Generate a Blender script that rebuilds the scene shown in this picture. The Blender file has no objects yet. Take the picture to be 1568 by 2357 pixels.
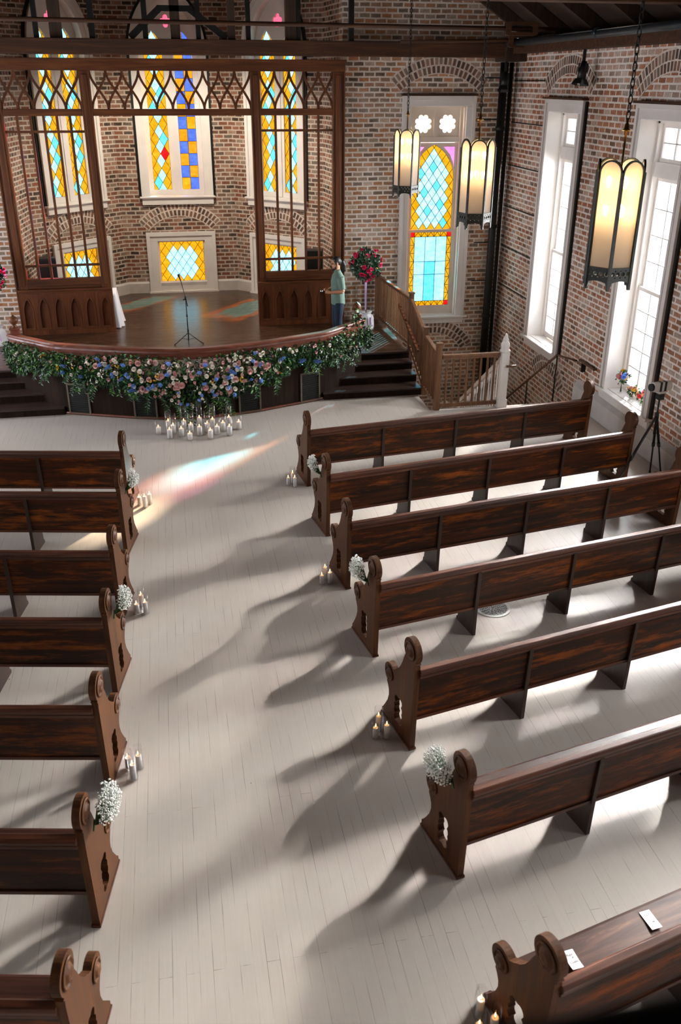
import bpy, math, random
from mathutils import Vector, Matrix
from mathutils.geometry import tessellate_polygon
random.seed(7)
R = math.radians
PI = math.pi
scn = bpy.context.scene
COL = scn.collection

# ------------------------------------------------------------------ camera, sky, sun, exposure
CAM_H = 5.5
cd = bpy.data.cameras.new('camera'); cam = bpy.data.objects.new('camera', cd); COL.objects.link(cam)
cd.sensor_fit = 'VERTICAL'; cd.sensor_height = 36.0; cd.lens = 2045.0 / 2357.0 * 36.0
cd.clip_start = 0.05; cd.clip_end = 200
cd.dof.use_dof = True; cd.dof.focus_distance = 10.5; cd.dof.aperture_fstop = 2.4
th, yaw, roll = R(25.9), R(10.57), R(0.2)
fw = Vector((math.sin(yaw) * math.cos(th), math.cos(yaw) * math.cos(th), -math.sin(th)))
rt0 = Vector((math.cos(yaw), -math.sin(yaw), 0)); up0 = rt0.cross(fw)
rt = rt0 * math.cos(roll) + up0 * math.sin(roll); up = up0 * math.cos(roll) - rt0 * math.sin(roll)
Mc = Matrix((rt, up, -fw)).transposed().to_4x4(); Mc.translation = (0, 0, CAM_H)
cam.matrix_world = Mc
scn.camera = cam

scn.view_settings.view_transform = 'Standard'; scn.view_settings.look = 'None'
scn.view_settings.exposure = 0.62; scn.view_settings.gamma = 1.0
scn.view_settings.use_curve_mapping = False
scn.cycles.use_denoising = True
scn.cycles.max_bounces = 10; scn.cycles.diffuse_bounces = 5; scn.cycles.glossy_bounces = 3
scn.cycles.transmission_bounces = 4; scn.cycles.transparent_max_bounces = 24
scn.cycles.caustics_reflective = False; scn.cycles.caustics_refractive = False
scn.cycles.sample_clamp_indirect = 6.0

wd = bpy.data.worlds.new('sky'); scn.world = wd; wd.use_nodes = True
wd.node_tree.nodes['Background'].inputs[0].default_value = (0.80, 0.90, 1.0, 1)
wd.node_tree.nodes['Background'].inputs[1].default_value = 1.0
WINDOW_E = 1.0         # frosted clear windows
LEFT_E = 9.0
GLASS_E = 0.6          # stained glass
SUN_E = 60.0
DOWN_W = 300
DAY_W = 1650
SKY_W = 900
sd = bpy.data.lights.new('sun', 'SUN'); sun = bpy.data.objects.new('sun', sd); COL.objects.link(sun)
sd.energy = SUN_E; sd.angle = R(2.8); sd.color = (1.0, 0.93, 0.82)
sdir = Vector((-0.625, -0.78, -0.42)).normalized()
sun.rotation_euler = sdir.to_track_quat('-Z', 'Y').to_euler()
sun.location = (20, 30, 15)

# ------------------------------------------------------------------ helpers
def lin(h):
    c = [int(h[i:i + 2], 16) / 255 for i in (0, 2, 4)]
    return tuple(x / 12.92 if x <= .04045 else ((x + .055) / 1.055) ** 2.4 for x in c) + (1,)

def circ(cx, cy, r, n=16, a0=0, a1=2 * PI, ry=None):
    ry = ry or r
    full = abs(a1 - a0 - 2 * PI) < 1e-6
    m = n if full else n + 1
    return [(cx + r * math.cos(a0 + (a1 - a0) * i / n), cy + ry * math.sin(a0 + (a1 - a0) * i / n)) for i in range(m)]

class MB:
    def __init__(s): s.v = []; s.f = []; s.m = []; s.sm = []
    def add(s, vs, fs, m=0, smooth=False):
        o = len(s.v); s.v += [Vector(p) for p in vs]
        for f in fs: s.f.append([i + o for i in f]); s.m.append(m); s.sm.append(smooth)
        return s
    def poly(s, pts, m=0): return s.add(pts, [list(range(len(pts)))], m)
    def box(s, x0, x1, y0, y1, z0, z1, m=0, M=None):
        vs = [Vector((x, y, z)) for x in (x0, x1) for y in (y0, y1) for z in (z0, z1)]
        if M is not None: vs = [M @ v for v in vs]
        return s.add(vs, [(0, 1, 3, 2), (4, 6, 7, 5), (0, 4, 5, 1), (2, 3, 7, 6), (0, 2, 6, 4), (1, 5, 7, 3)], m)
    def bar(s, p, q, w, h, m=0, up=(0, 0, 1)):
        p, q = Vector(p), Vector(q); d = (q - p); L = d.length; d.normalize()
        u = Vector(up)
        if abs(d.dot(u)) > .99: u = Vector((1, 0, 0))
        sd_ = d.cross(u).normalized(); u2 = sd_.cross(d)
        M = Matrix((d, sd_, u2)).transposed().to_4x4(); M.translation = p
        return s.box(0, L, -w / 2, w / 2, -h / 2, h / 2, m, M)
    def tube(s, pts, r, n=8, m=0, cap=True, smooth=True):
        pts = [Vector(p) for p in pts]; rs = r if isinstance(r, (list, tuple)) else [r] * len(pts)
        vs = []; prev = None
        for i, p in enumerate(pts):
            d = (pts[min(i + 1, len(pts) - 1)] - pts[max(i - 1, 0)])
            d = d.normalized() if d.length > 1e-9 else Vector((0, 0, 1))
            if prev is None:
                a = Vector((0, 0, 1)) if abs(d.z) < .9 else Vector((1, 0, 0))
                prev = d.cross(a).normalized()
            prev = (prev - d * prev.dot(d)).normalized(); b = d.cross(prev)
            for k in range(n):
                t = 2 * PI * k / n; vs.append(p + (prev * math.cos(t) + b * math.sin(t)) * rs[i])
        fs = []
        for i in range(len(pts) - 1):
            for k in range(n): fs.append((i * n + k, i * n + (k + 1) % n, (i + 1) * n + (k + 1) % n, (i + 1) * n + k))
        s.add(vs, fs, m, smooth)
        if cap:
            o = len(s.v) - len(vs)
            s.f.append([o + k for k in range(n)][::-1]); s.m.append(m); s.sm.append(False)
            e = o + (len(pts) - 1) * n
            s.f.append([e + k for k in range(n)]); s.m.append(m); s.sm.append(False)
        return s
    def lathe(s, prof, c=(0, 0, 0), n=16, m=0, smooth=True, axis=None, fn=None):
        # prof: (r, z) list
        vs = []
        for r, z in prof:
            for k in range(n):
                t = 2 * PI * k / n; p = Vector((r * math.cos(t), r * math.sin(t), z))
                if fn: p = fn(p, t)
                vs.append(p)
        if axis is not None:
            q = Vector((0, 0, 1)).rotation_difference(Vector(axis).normalized()); vs = [q @ v for v in vs]
        vs = [v + Vector(c) for v in vs]; fs = []
        for i in range(len(prof) - 1):
            for k in range(n): fs.append((i * n + k, i * n + (k + 1) % n, (i + 1) * n + (k + 1) % n, (i + 1) * n + k))
        s.add(vs, fs, m, smooth)
        o = len(s.v) - len(vs)
        if prof[0][0] > 1e-4: s.f.append([o + k for k in range(n)][::-1]); s.m.append(m); s.sm.append(False)
        e = o + (len(prof) - 1) * n
        if prof[-1][0] > 1e-4: s.f.append([e + k for k in range(n)]); s.m.append(m); s.sm.append(False)
        return s
    def ball(s, c, r, m=0, n=10, sc=(1, 1, 1)):
        k = max(4, n // 2 + 1)
        prof = [(max(r * math.sin(PI * i / k), 1e-5), -r * math.cos(PI * i / k)) for i in range(k + 1)]
        return s.lathe(prof, c, n, m, True, fn=lambda p, t: Vector((p.x * sc[0], p.y * sc[1], p.z * sc[2])))
    def prism(s, loops, t0, t1, F, m=0, side=None):
        # loops of (u, v): the first is the outline, the others holes; F(u, v, w) -> point
        tri = tessellate_polygon([[Vector((a, b, 0)) for a, b in l] for l in loops])
        flat = [p for l in loops for p in l]; n = len(flat)
        vs = [F(a, b, t0) for a, b in flat] + [F(a, b, t1) for a, b in flat]
        fs = [tuple(t) for t in tri] + [tuple(i + n for i in reversed(t)) for t in tri]
        s.add(vs, fs, m)
        o = len(s.v) - 2 * n; k = 0
        for l in loops:
            L = len(l)
            for i in range(L):
                a, b = o + k + i, o + k + (i + 1) % L
                s.f.append([a, b, b + n, a + n]); s.m.append(m if side is None else side); s.sm.append(False)
            k += L
        return s
    def build(s, name, mats, parent=None, uv=True, fix=True):
        me = bpy.data.meshes.new(name); me.from_pydata([tuple(v) for v in s.v], [], s.f)
        for mt in (mats if isinstance(mats, (list, tuple)) else [mats]): me.materials.append(mt)
        me.polygons.foreach_set('material_index', s.m); me.polygons.foreach_set('use_smooth', s.sm)
        me.update()
        if fix:
            import bmesh
            b = bmesh.new(); b.from_mesh(me); bmesh.ops.recalc_face_normals(b, faces=b.faces); b.to_mesh(me); b.free()
        if uv:
            ul = me.uv_layers.new(name='UVMap'); data = []
            for p in me.polygons:
                n_ = p.normal
                if abs(n_.z) > .75: t = None
                else:
                    t = Vector((-n_.y, n_.x, 0)); t.normalize()
                    if abs(t.x) > abs(t.y):
                        if t.x < 0: t = -t
                    elif t.y < 0: t = -t
                for vi in p.vertices:
                    c = me.vertices[vi].co
                    if t is None: data += [c.x, c.y]
                    else: data += [c.dot(t), c.z]
            ul.data.foreach_set('uv', data)
        o = bpy.data.objects.new(name, me); COL.objects.link(o)
        if parent is not None: o.parent = parent
        return o

def tag(o, label, cat, group=None):
    o['label'] = label; o['category'] = cat
    if group: o['group'] = group
    return o
def thing(name, label, cat, loc=(0, 0, 0), rz=0, group=None):
    o = bpy.data.objects.new(name, None); COL.objects.link(o); o.location = loc; o.rotation_euler = (0, 0, rz)
    o.empty_display_size = .1
    return tag(o, label, cat, group)
def struct(o): o['kind'] = 'structure'; return o
def stuff(o): o['kind'] = 'stuff'; return o
def sempty(name, loc=(0, 0, 0), rz=0):
    o = bpy.data.objects.new(name, None); COL.objects.link(o); o.location = loc; o.rotation_euler = (0, 0, rz)
    o['kind'] = 'structure'; return o
def copy_tree(o, parent=None):
    c = o.copy(); COL.objects.link(c)
    if parent is not None: c.parent = parent
    for ch in list(o.children): copy_tree(ch, c)
    return c
def bevel(o, w=.006, seg=2, ang=40):
    b = o.modifiers.new('bevel', 'BEVEL'); b.width = w; b.segments = seg; b.limit_method = 'ANGLE'; b.angle_limit = R(ang)
    return o

# ------------------------------------------------------------------ materials
def newmat(name):
    m = bpy.data.materials.new(name); m.use_nodes = True
    nt = m.node_tree; return m, nt, nt.nodes['Principled BSDF']
def N(nt, t, **k):
    n = nt.nodes.new(t)
    for a, b in k.items(): setattr(n, a, b)
    return n
def ramp(nt, stops):
    r = N(nt, 'ShaderNodeValToRGB'); e = r.color_ramp.elements
    while len(e) < len(stops): e.new(.5)
    for x, (p, c) in zip(e, stops): x.position = p; x.color = c
    return r
def plain(name, c, rough=.5, metal=0, noise=.12, scale=8, spec=None, bump=0):
    m, nt, b = newmat(name); c = lin(c) if isinstance(c, str) else c
    tc = N(nt, 'ShaderNodeTexCoord'); nz = N(nt, 'ShaderNodeTexNoise'); nz.inputs['Scale'].default_value = scale; nz.inputs['Detail'].default_value = 4
    nt.links.new(tc.outputs['Object'], nz.inputs['Vector'])
    r = ramp(nt, [(.3, tuple(x * (1 - noise) for x in c[:3]) + (1,)), (.7, tuple(min(1, x * (1 + noise)) for x in c[:3]) + (1,))])
    nt.links.new(nz.outputs['Fac'], r.inputs[0]); nt.links.new(r.outputs[0], b.inputs['Base Color'])
    b.inputs['Roughness'].default_value = rough; b.inputs['Metallic'].default_value = metal
    if spec is not None: b.inputs['Specular IOR Level'].default_value = spec
    if bump:
        bp = N(nt, 'ShaderNodeBump'); bp.inputs['Strength'].default_value = bump; bp.inputs['Distance'].default_value = .01
        nt.links.new(nz.outputs['Fac'], bp.inputs['Height']); nt.links.new(bp.outputs[0], b.inputs['Normal'])
    return m
def wood(name, stops, axis='x', rough=.35, sc=1.0, wear=None, coat=0, spec=.35):
    m, nt, b = newmat(name)
    tc = N(nt, 'ShaderNodeTexCoord'); oi = N(nt, 'ShaderNodeObjectInfo'); mp = N(nt, 'ShaderNodeMapping')
    s = {'x': (.5, 9, 9), 'y': (9, .5, 9), 'z': (9, 9, .5)}[axis]
    mp.inputs['Scale'].default_value = tuple(v * sc for v in s)
    ad = N(nt, 'ShaderNodeVectorMath', operation='MULTIPLY_ADD'); ad.inputs[1].default_value = (13, 7, 11)
    nt.links.new(oi.outputs['Random'], ad.inputs[0]); nt.links.new(tc.outputs['Object'], ad.inputs[2])
    nt.links.new(ad.outputs[0], mp.inputs['Vector'])
    nz = N(nt, 'ShaderNodeTexNoise'); nz.inputs['Scale'].default_value = 1.6; nz.inputs['Detail'].default_value = 6; nz.inputs['Roughness'].default_value = .65; nz.inputs['Distortion'].default_value = .6
    nt.links.new(mp.outputs[0], nz.inputs['Vector'])
    r = ramp(nt, stops); nt.links.new(nz.outputs['Fac'], r.inputs[0])
    out = r.outputs[0]
    if wear:
        mp2 = N(nt, 'ShaderNodeMapping'); mp2.inputs['Scale'].default_value = tuple(v * .75 if v > 1 else v * 1.7 for v in s)
        nt.links.new(ad.outputs[0], mp2.inputs['Vector'])
        n2 = N(nt, 'ShaderNodeTexNoise'); n2.inputs['Scale'].default_value = 1.3; n2.inputs['Detail'].default_value = 5; n2.inputs['Roughness'].default_value = .75
        nt.links.new(mp2.outputs[0], n2.inputs['Vector'])
        r2 = ramp(nt, [(wear[1], (0, 0, 0, 1)), (wear[2], (.8, .8, .8, 1))]); nt.links.new(n2.outputs['Fac'], r2.inputs[0])
        mx = N(nt, 'ShaderNodeMix', data_type='RGBA'); nt.links.new(r2.outputs[0], mx.inputs[0]); nt.links.new(out, mx.inputs[6]); mx.inputs[7].default_value = wear[0]
        out = mx.outputs[2]
    nt.links.new(out, b.inputs['Base Color'])
    rr = N(nt, 'ShaderNodeMapRange'); rr.inputs[3].default_value = rough - .08; rr.inputs[4].default_value = rough + .15
    nt.links.new(nz.outputs['Fac'], rr.inputs[0]); nt.links.new(rr.outputs[0], b.inputs['Roughness'])
    bp = N(nt, 'ShaderNodeBump'); bp.inputs['Strength'].default_value = .12; bp.inputs['Distance'].default_value = .01
    nt.links.new(nz.outputs['Fac'], bp.inputs['Height']); nt.links.new(bp.outputs[0], b.inputs['Normal'])
    b.inputs['Specular IOR Level'].default_value = spec
    if coat: b.inputs['Coat Weight'].default_value = coat; b.inputs['Coat Roughness'].default_value = .25
    return m
def c4(*a): return tuple(a) + (1,)

def brick_mat(name, stops, mortar, bw=.225, bh=.096, ms=.015, smear=.35, mcol2=None):
    m, nt, b = newmat(name); L = nt.links.new
    uv = N(nt, 'ShaderNodeUVMap'); nz = N(nt, 'ShaderNodeTexNoise'); nz.inputs['Scale'].default_value = 5; nz.inputs['Detail'].default_value = 3
    L(uv.outputs[0], nz.inputs['Vector'])
    sub = N(nt, 'ShaderNodeVectorMath', operation='SUBTRACT'); sub.inputs[1].default_value = (.5, .5, .5); L(nz.outputs['Color'], sub.inputs[0])
    mad = N(nt, 'ShaderNodeVectorMath', operation='MULTIPLY_ADD'); mad.inputs[1].default_value = (.03, .022, 0); L(sub.outputs[0], mad.inputs[0]); L(uv.outputs[0], mad.inputs[2])
    br = N(nt, 'ShaderNodeTexBrick'); br.offset = .5
    br.inputs['Color1'].default_value = (0, 0, 0, 1); br.inputs['Color2'].default_value = (1, 1, 1, 1); br.inputs['Mortar'].default_value = (.5, .5, .5, 1)
    br.inputs['Scale'].default_value = 1; br.inputs['Brick Width'].default_value = bw; br.inputs['Row Height'].default_value = bh
    br.inputs['Mortar Size'].default_value = ms; br.inputs['Mortar Smooth'].default_value = .25; br.inputs['Bias'].default_value = 0
    L(mad.outputs[0], br.inputs['Vector'])
    r = ramp(nt, stops); L(br.outputs['Color'], r.inputs[0])
    # grain inside a brick
    n2 = N(nt, 'ShaderNodeTexNoise'); n2.inputs['Scale'].default_value = 22; n2.inputs['Detail'].default_value = 5; n2.inputs['Roughness'].default_value = .7; L(uv.outputs[0], n2.inputs['Vector'])
    mr = N(nt, 'ShaderNodeMapRange'); mr.inputs[1].default_value = .25; mr.inputs[2].default_value = .75; mr.inputs[3].default_value = .6; mr.inputs[4].default_value = 1.4; L(n2.outputs['Fac'], mr.inputs[0])
    mul = N(nt, 'ShaderNodeMix', data_type='RGBA', blend_type='MULTIPLY'); mul.inputs[0].default_value = 1; L(r.outputs[0], mul.inputs[6]); L(mr.outputs[0], mul.inputs[7])
    # lime smeared over the bricks in patches
    n3 = N(nt, 'ShaderNodeTexNoise'); n3.inputs['Scale'].default_value = 1.1; n3.inputs['Detail'].default_value = 7; n3.inputs['Roughness'].default_value = .72; L(uv.outputs[0], n3.inputs['Vector'])
    r3 = ramp(nt, [(.48, (0, 0, 0, 1)), (.72, (smear, smear, smear, 1))]); L(n3.outputs['Fac'], r3.inputs[0])
    mx = N(nt, 'ShaderNodeMix', data_type='RGBA'); L(r3.outputs[0], mx.inputs[0]); L(mul.outputs[2], mx.inputs[6]); mx.inputs[7].default_value = mortar
    mx2 = N(nt, 'ShaderNodeMix', data_type='RGBA'); L(br.outputs['Fac'], mx2.inputs[0]); L(mx.outputs[2], mx2.inputs[6])
    rm = ramp(nt, [(.3, mcol2 or tuple(x * .6 for x in mortar[:3]) + (1,)), (.6, mortar)]); L(n3.outputs['Fac'], rm.inputs[0]); L(rm.outputs[0], mx2.inputs[7])
    L(mx2.outputs[2], b.inputs['Base Color']); b.inputs['Roughness'].default_value = .9; b.inputs['Specular IOR Level'].default_value = .2
    inv = N(nt, 'ShaderNodeMath', operation='SUBTRACT'); inv.inputs[0].default_value = 1; L(br.outputs['Fac'], inv.inputs[1])
    ad = N(nt, 'ShaderNodeMath', operation='MULTIPLY_ADD'); ad.inputs[1].default_value = .35; L(n2.outputs['Fac'], ad.inputs[0]); L(inv.outputs[0], ad.inputs[2])
    bp = N(nt, 'ShaderNodeBump'); bp.inputs['Strength'].default_value = .7; bp.inputs['Distance'].default_value = .012; L(ad.outputs[0], bp.inputs['Height']); L(bp.outputs[0], b.inputs['Normal'])
    return m

def boards(name, base, dark, width, length, axis='y', gap=.0025, rough=.45, var=.12, gapcol=(.02, .018, .015, 1), gapmask=True, spots=False, streak=.1, spec=.5):
    m, nt, b = newmat(name); L = nt.links.new
    uv = N(nt, 'ShaderNodeUVMap'); mp = N(nt, 'ShaderNodeMapping')
    if axis == 'y': mp.inputs['Rotation'].default_value = (0, 0, R(90))
    L(uv.outputs[0], mp.inputs['Vector'])
    br = N(nt, 'ShaderNodeTexBrick'); br.offset = .37; br.offset_frequency = 2
    br.inputs['Color1'].default_value = (0, 0, 0, 1); br.inputs['Color2'].default_value = (1, 1, 1, 1); br.inputs['Mortar'].default_value = (.5, .5, .5, 1)
    br.inputs['Scale'].default_value = 1; br.inputs['Brick Width'].default_value = length; br.inputs['Row Height'].default_value = width
    br.inputs['Mortar Size'].default_value = gap; br.inputs['Mortar Smooth'].default_value = .3
    L(mp.outputs[0], br.inputs['Vector'])
    m2 = N(nt, 'ShaderNodeMapping'); m2.inputs['Scale'].default_value = (1.5, 60, 1); L(mp.outputs[0], m2.inputs['Vector'])
    nz = N(nt, 'ShaderNodeTexNoise'); nz.inputs['Scale'].default_value = 1.2; nz.inputs['Detail'].default_value = 6; nz.inputs['Roughness'].default_value = .6; L(m2.outputs[0], nz.inputs['Vector'])
    r = ramp(nt, [(.0, dark), (1.0, base)]); 
    mm = N(nt, 'ShaderNodeMath', operation='MULTIPLY_ADD'); mm.inputs[1].default_value = var * 2; mm.inputs[2].default_value = .5 - var
    L(br.outputs['Color'], mm.inputs[0])
    m3 = N(nt, 'ShaderNodeMath', operation='MULTIPLY_ADD'); m3.inputs[1].default_value = streak * 6; L(nz.outputs['Fac'], m3.inputs[0])
    s1 = N(nt, 'ShaderNodeMath', operation='SUBTRACT'); s1.inputs[1].default_value = streak * 3; L(mm.outputs[0], s1.inputs[0]); L(s1.outputs[0], m3.inputs[2])
    L(m3.outputs[0], r.inputs[0])
    mask = br.outputs['Fac']
    if gapmask:
        m4 = N(nt, 'ShaderNodeMapping'); m4.inputs['Scale'].default_value = (1.2, 9, 1); L(mp.outputs[0], m4.inputs['Vector'])
        n4 = N(nt, 'ShaderNodeTexNoise'); n4.inputs['Scale'].default_value = 1.7; n4.inputs['Detail'].default_value = 3; L(m4.outputs[0], n4.inputs['Vector'])
        r4 = ramp(nt, [(.44, (.03, .03, .03, 1)), (.64, (.85, .85, .85, 1))]); L(n4.outputs['Fac'], r4.inputs[0])
        mu = N(nt, 'ShaderNodeMath', operation='MULTIPLY'); L(br.outputs['Fac'], mu.inputs[0]); L(r4.outputs[0], mu.inputs[1]); mask = mu.outputs[0]
    mx = N(nt, 'ShaderNodeMix', data_type='RGBA'); L(mask, mx.inputs[0]); L(r.outputs[0], mx.inputs[6]); mx.inputs[7].default_value = gapcol
    out = mx.outputs[2]
    if spots:
        vo = N(nt, 'ShaderNodeTexVoronoi'); vo.inputs['Scale'].default_value = 2.6; L(uv.outputs[0], vo.inputs['Vector'])
        sepc = N(nt, 'ShaderNodeSeparateColor'); L(vo.outputs['Color'], sepc.inputs[0])
        mlt = N(nt, 'ShaderNodeMath', operation='MULTIPLY_ADD'); mlt.inputs[1].default_value = .045; mlt.inputs[2].default_value = -.022; L(sepc.outputs[0], mlt.inputs[0])
        lt = N(nt, 'ShaderNodeMath', operation='LESS_THAN'); L(vo.outputs['Distance'], lt.inputs[0]); L(mlt.outputs[0], lt.inputs[1])
        mx3 = N(nt, 'ShaderNodeMix', data_type='RGBA'); L(lt.outputs[0], mx3.inputs[0]); L(out, mx3.inputs[6]); mx3.inputs[7].default_value = (.10, .08, .06, 1); out = mx3.outputs[2]
    L(out, b.inputs['Base Color']); b.inputs['Specular IOR Level'].default_value = spec
    rr = N(nt, 'ShaderNodeMapRange'); rr.inputs[3].default_value = rough - .1; rr.inputs[4].default_value = rough + .15; L(nz.outputs['Fac'], rr.inputs[0]); L(rr.outputs[0], b.inputs['Roughness'])
    bp = N(nt, 'ShaderNodeBump'); bp.inputs['Strength'].default_value = .35; bp.inputs['Distance'].default_value = .004; bp.invert = True
    sm = N(nt, 'ShaderNodeMath', operation='MULTIPLY_ADD'); sm.inputs[1].default_value = .25; L(nz.outputs['Fac'], sm.inputs[0]); L(mask, sm.inputs[2])
    L(sm.outputs[0], bp.inputs['Height']); L(bp.outputs[0], b.inputs['Normal'])
    return m

def glass_col(name, c, e=None, tr=.55, ex=1.3):
    m = bpy.data.materials.new(name); m.use_nodes = True; nt = m.node_tree; nt.nodes.clear(); L = nt.links.new
    c = lin(c); out = N(nt, 'ShaderNodeOutputMaterial'); add = N(nt, 'ShaderNodeAddShader')
    t = N(nt, 'ShaderNodeBsdfTransparent'); t.inputs[0].default_value = tuple(x ** ex * tr for x in c[:3]) + (1,)
    em = N(nt, 'ShaderNodeEmission'); em.inputs[1].default_value = GLASS_E if e is None else e
    tc = N(nt, 'ShaderNodeTexCoord'); mp = N(nt, 'ShaderNodeMapping'); mp.inputs['Scale'].default_value = (3, 3, 6); L(tc.outputs['Object'], mp.inputs[0])
    nz = N(nt, 'ShaderNodeTexNoise'); nz.inputs['Scale'].default_value = 2.5; nz.inputs['Detail'].default_value = 4; L(mp.outputs[0], nz.inputs['Vector'])
    r = ramp(nt, [(.3, tuple(x * .68 for x in c[:3]) + (1,)), (.72, tuple(min(1, x * 1.2 + .03) for x in c[:3]) + (1,))]); L(nz.outputs['Fac'], r.inputs[0]); L(r.outputs[0], em.inputs[0])
    L(t.outputs[0], add.inputs[0]); L(em.outputs[0], add.inputs[1]); L(add.outputs[0], out.inputs[0])
    return m
def emit(name, c, e):
    m = bpy.data.materials.new(name); m.use_nodes = True; nt = m.node_tree; nt.nodes.clear()
    out = N(nt, 'ShaderNodeOutputMaterial'); em = N(nt, 'ShaderNodeEmission'); em.inputs[0].default_value = c; em.inputs[1].default_value = e
    nt.links.new(em.outputs[0], out.inputs[0]); return m
def frosted_pane(name, e):
    m = bpy.data.materials.new(name); m.use_nodes = True; nt = m.node_tree; nt.nodes.clear(); L = nt.links.new
    out = N(nt, 'ShaderNodeOutputMaterial'); em = N(nt, 'ShaderNodeEmission'); em.inputs[1].default_value = e
    tc = N(nt, 'ShaderNodeTexCoord'); nz = N(nt, 'ShaderNodeTexNoise'); nz.inputs['Scale'].default_value = 1.4; nz.inputs['Detail'].default_value = 2; L(tc.outputs['Object'], nz.inputs['Vector'])
    r = ramp(nt, [(.38, (.60, .72, .92, 1)), (.56, (1, .97, .94, 1))]); L(nz.outputs['Fac'], r.inputs[0]); L(r.outputs[0], em.inputs[0])
    t = N(nt, 'ShaderNodeBsdfTransparent'); t.inputs[0].default_value = (.30, .31, .32, 1); ad = N(nt, 'ShaderNodeAddShader')
    L(em.outputs[0], ad.inputs[0]); L(t.outputs[0], ad.inputs[1]); L(ad.outputs[0], out.inputs[0])
    return m
def thin_glass(name, tint=(1, 1, 1, 1), f=.42):
    m = bpy.data.materials.new(name); m.use_nodes = True; nt = m.node_tree; nt.nodes.clear(); L = nt.links.new
    out = N(nt, 'ShaderNodeOutputMaterial'); mx = N(nt, 'ShaderNodeMixShader'); t = N(nt, 'ShaderNodeBsdfTransparent'); t.inputs[0].default_value = tint
    g = N(nt, 'ShaderNodeBsdfGlossy'); g.inputs['Roughness'].default_value = .03; lw = N(nt, 'ShaderNodeLayerWeight'); lw.inputs[0].default_value = .12
    mu = N(nt, 'ShaderNodeMath', operation='MULTIPLY_ADD'); mu.inputs[1].default_value = f; mu.inputs[2].default_value = .015; L(lw.outputs['Facing'], mu.inputs[0])
    L(mu.outputs[0], mx.inputs[0]); L(t.outputs[0], mx.inputs[1]); L(g.outputs[0], mx.inputs[2]); L(mx.outputs[0], out.inputs[0]); return m
def lamp_glass(name):
    m = bpy.data.materials.new(name); m.use_nodes = True; nt = m.node_tree; nt.nodes.clear(); L = nt.links.new
    out = N(nt, 'ShaderNodeOutputMaterial'); a = N(nt, 'ShaderNodeMixShader'); a.inputs[0].default_value = .45
    tl = N(nt, 'ShaderNodeBsdfTranslucent'); tl.inputs[0].default_value = (.70, .64, .58, 1); d = N(nt, 'ShaderNodeBsdfDiffuse'); d.inputs[0].default_value = (.66, .64, .62, 1)
    L(tl.outputs[0], a.inputs[1]); L(d.outputs[0], a.inputs[2])
    b2 = N(nt, 'ShaderNodeMixShader'); b2.inputs[0].default_value = .30; t = N(nt, 'ShaderNodeBsdfTransparent'); t.inputs[0].default_value = (1, .9, .78, 1)
    L(a.outputs[0], b2.inputs[1]); L(t.outputs[0], b2.inputs[2]); L(b2.outputs[0], out.inputs[0]); return m
def leaf_mat(name, stops):
    m, nt, b = newmat(name); L = nt.links.new
    g = N(nt, 'ShaderNodeNewGeometry'); r = ramp(nt, stops); L(g.outputs['Random Per Island'], r.inputs[0]); L(r.outputs[0], b.inputs['Base Color'])
    b.inputs['Roughness'].default_value = .38
    return m

BRICK_STOPS = [(0, lin('6a594b')), (.16, lin('84705f')), (.34, lin('a27a5c')), (.52, lin('b07a55')), (.70, lin('bb8766')), (.86, lin('c0aa93')), (1, lin('94836f'))]
M_brick = brick_mat('red_brick', BRICK_STOPS, lin('f0e5da'), ms=.019, mcol2=lin('d8c8b8'))
M_brick_w = brick_mat('red_brick_side', [(0, lin('70594a')), (.2, lin('8d644b')), (.45, lin('a4684c')), (.7, lin('b47c5e')), (.88, lin('bda592')), (1, lin('8b7d70'))], lin('eee4da'), ms=.018, mcol2=lin('d0c0b2'), smear=.5)
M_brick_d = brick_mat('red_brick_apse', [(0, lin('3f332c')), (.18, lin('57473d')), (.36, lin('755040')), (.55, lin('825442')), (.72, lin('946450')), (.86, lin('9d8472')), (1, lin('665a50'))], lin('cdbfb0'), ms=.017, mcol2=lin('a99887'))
M_arch = plain('arch_brick', '80604d', .9, noise=.35, scale=14)
M_mortar = plain('lime_mortar', 'd6c8bb', .95, noise=.2, scale=10)
M_floor = boards('painted_floor', lin('d0c5bb'), lin('b0a59a'), .092, 4.2, 'y', gap=.0016, rough=.40, var=.04, spots=True, streak=.08)
M_deck = boards('stage_boards', lin('5a3d2a'), lin('21140c'), .07, 3.2, 'x', gap=.002, rough=.24, var=.2, streak=.16, gapcol=(.008, .006, .004, 1))
M_tread = boards('tread_boards', lin('4a3830'), lin('1f1510'), .09, 3, 'x', gap=.002, rough=.3, var=.15, streak=.15)
M_skirt = wood('stage_skirt_wood', [(.25, lin('120c08')), (.6, lin('2a1c13')), (.8, lin('3c2a1e'))], 'z', .7, spec=.1)
M_pew = wood('pew_wood', [(.2, lin('0b0401')), (.45, lin('251004')), (.62, lin('431c07')), (.85, lin('65310d'))], 'x', .36, wear=(lin('b55c14'), .50, .80), spec=.22)
M_pewrail = wood('pew_rail_wood', [(.2, lin('22110a')), (.5, lin('4a2616')), (.8, lin('74442c'))], 'x', .32, coat=.1)
M_pewseat = wood('pew_seat_wood', [(.25, lin('20110c')), (.5, lin('40251c')), (.8, lin('623f30'))], 'x', .34, wear=(lin('8d6248'), .6, .8), coat=.1)
M_pewend = wood('pew_end_wood', [(.2, lin('271509')), (.5, lin('4a2b16')), (.8, lin('6c4321'))], 'z', .48, sc=1.2, spec=.2)
M_pewsup = wood('pew_support_wood', [(.2, lin('1c110b')), (.5, lin('33221a')), (.8, lin('4a352a'))], 'z', .4)
M_screen = wood('screen_wood', [(.2, lin('2a1405')), (.5, lin('5a2f12')), (.8, lin('824b1d'))], 'z', .5)
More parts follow.
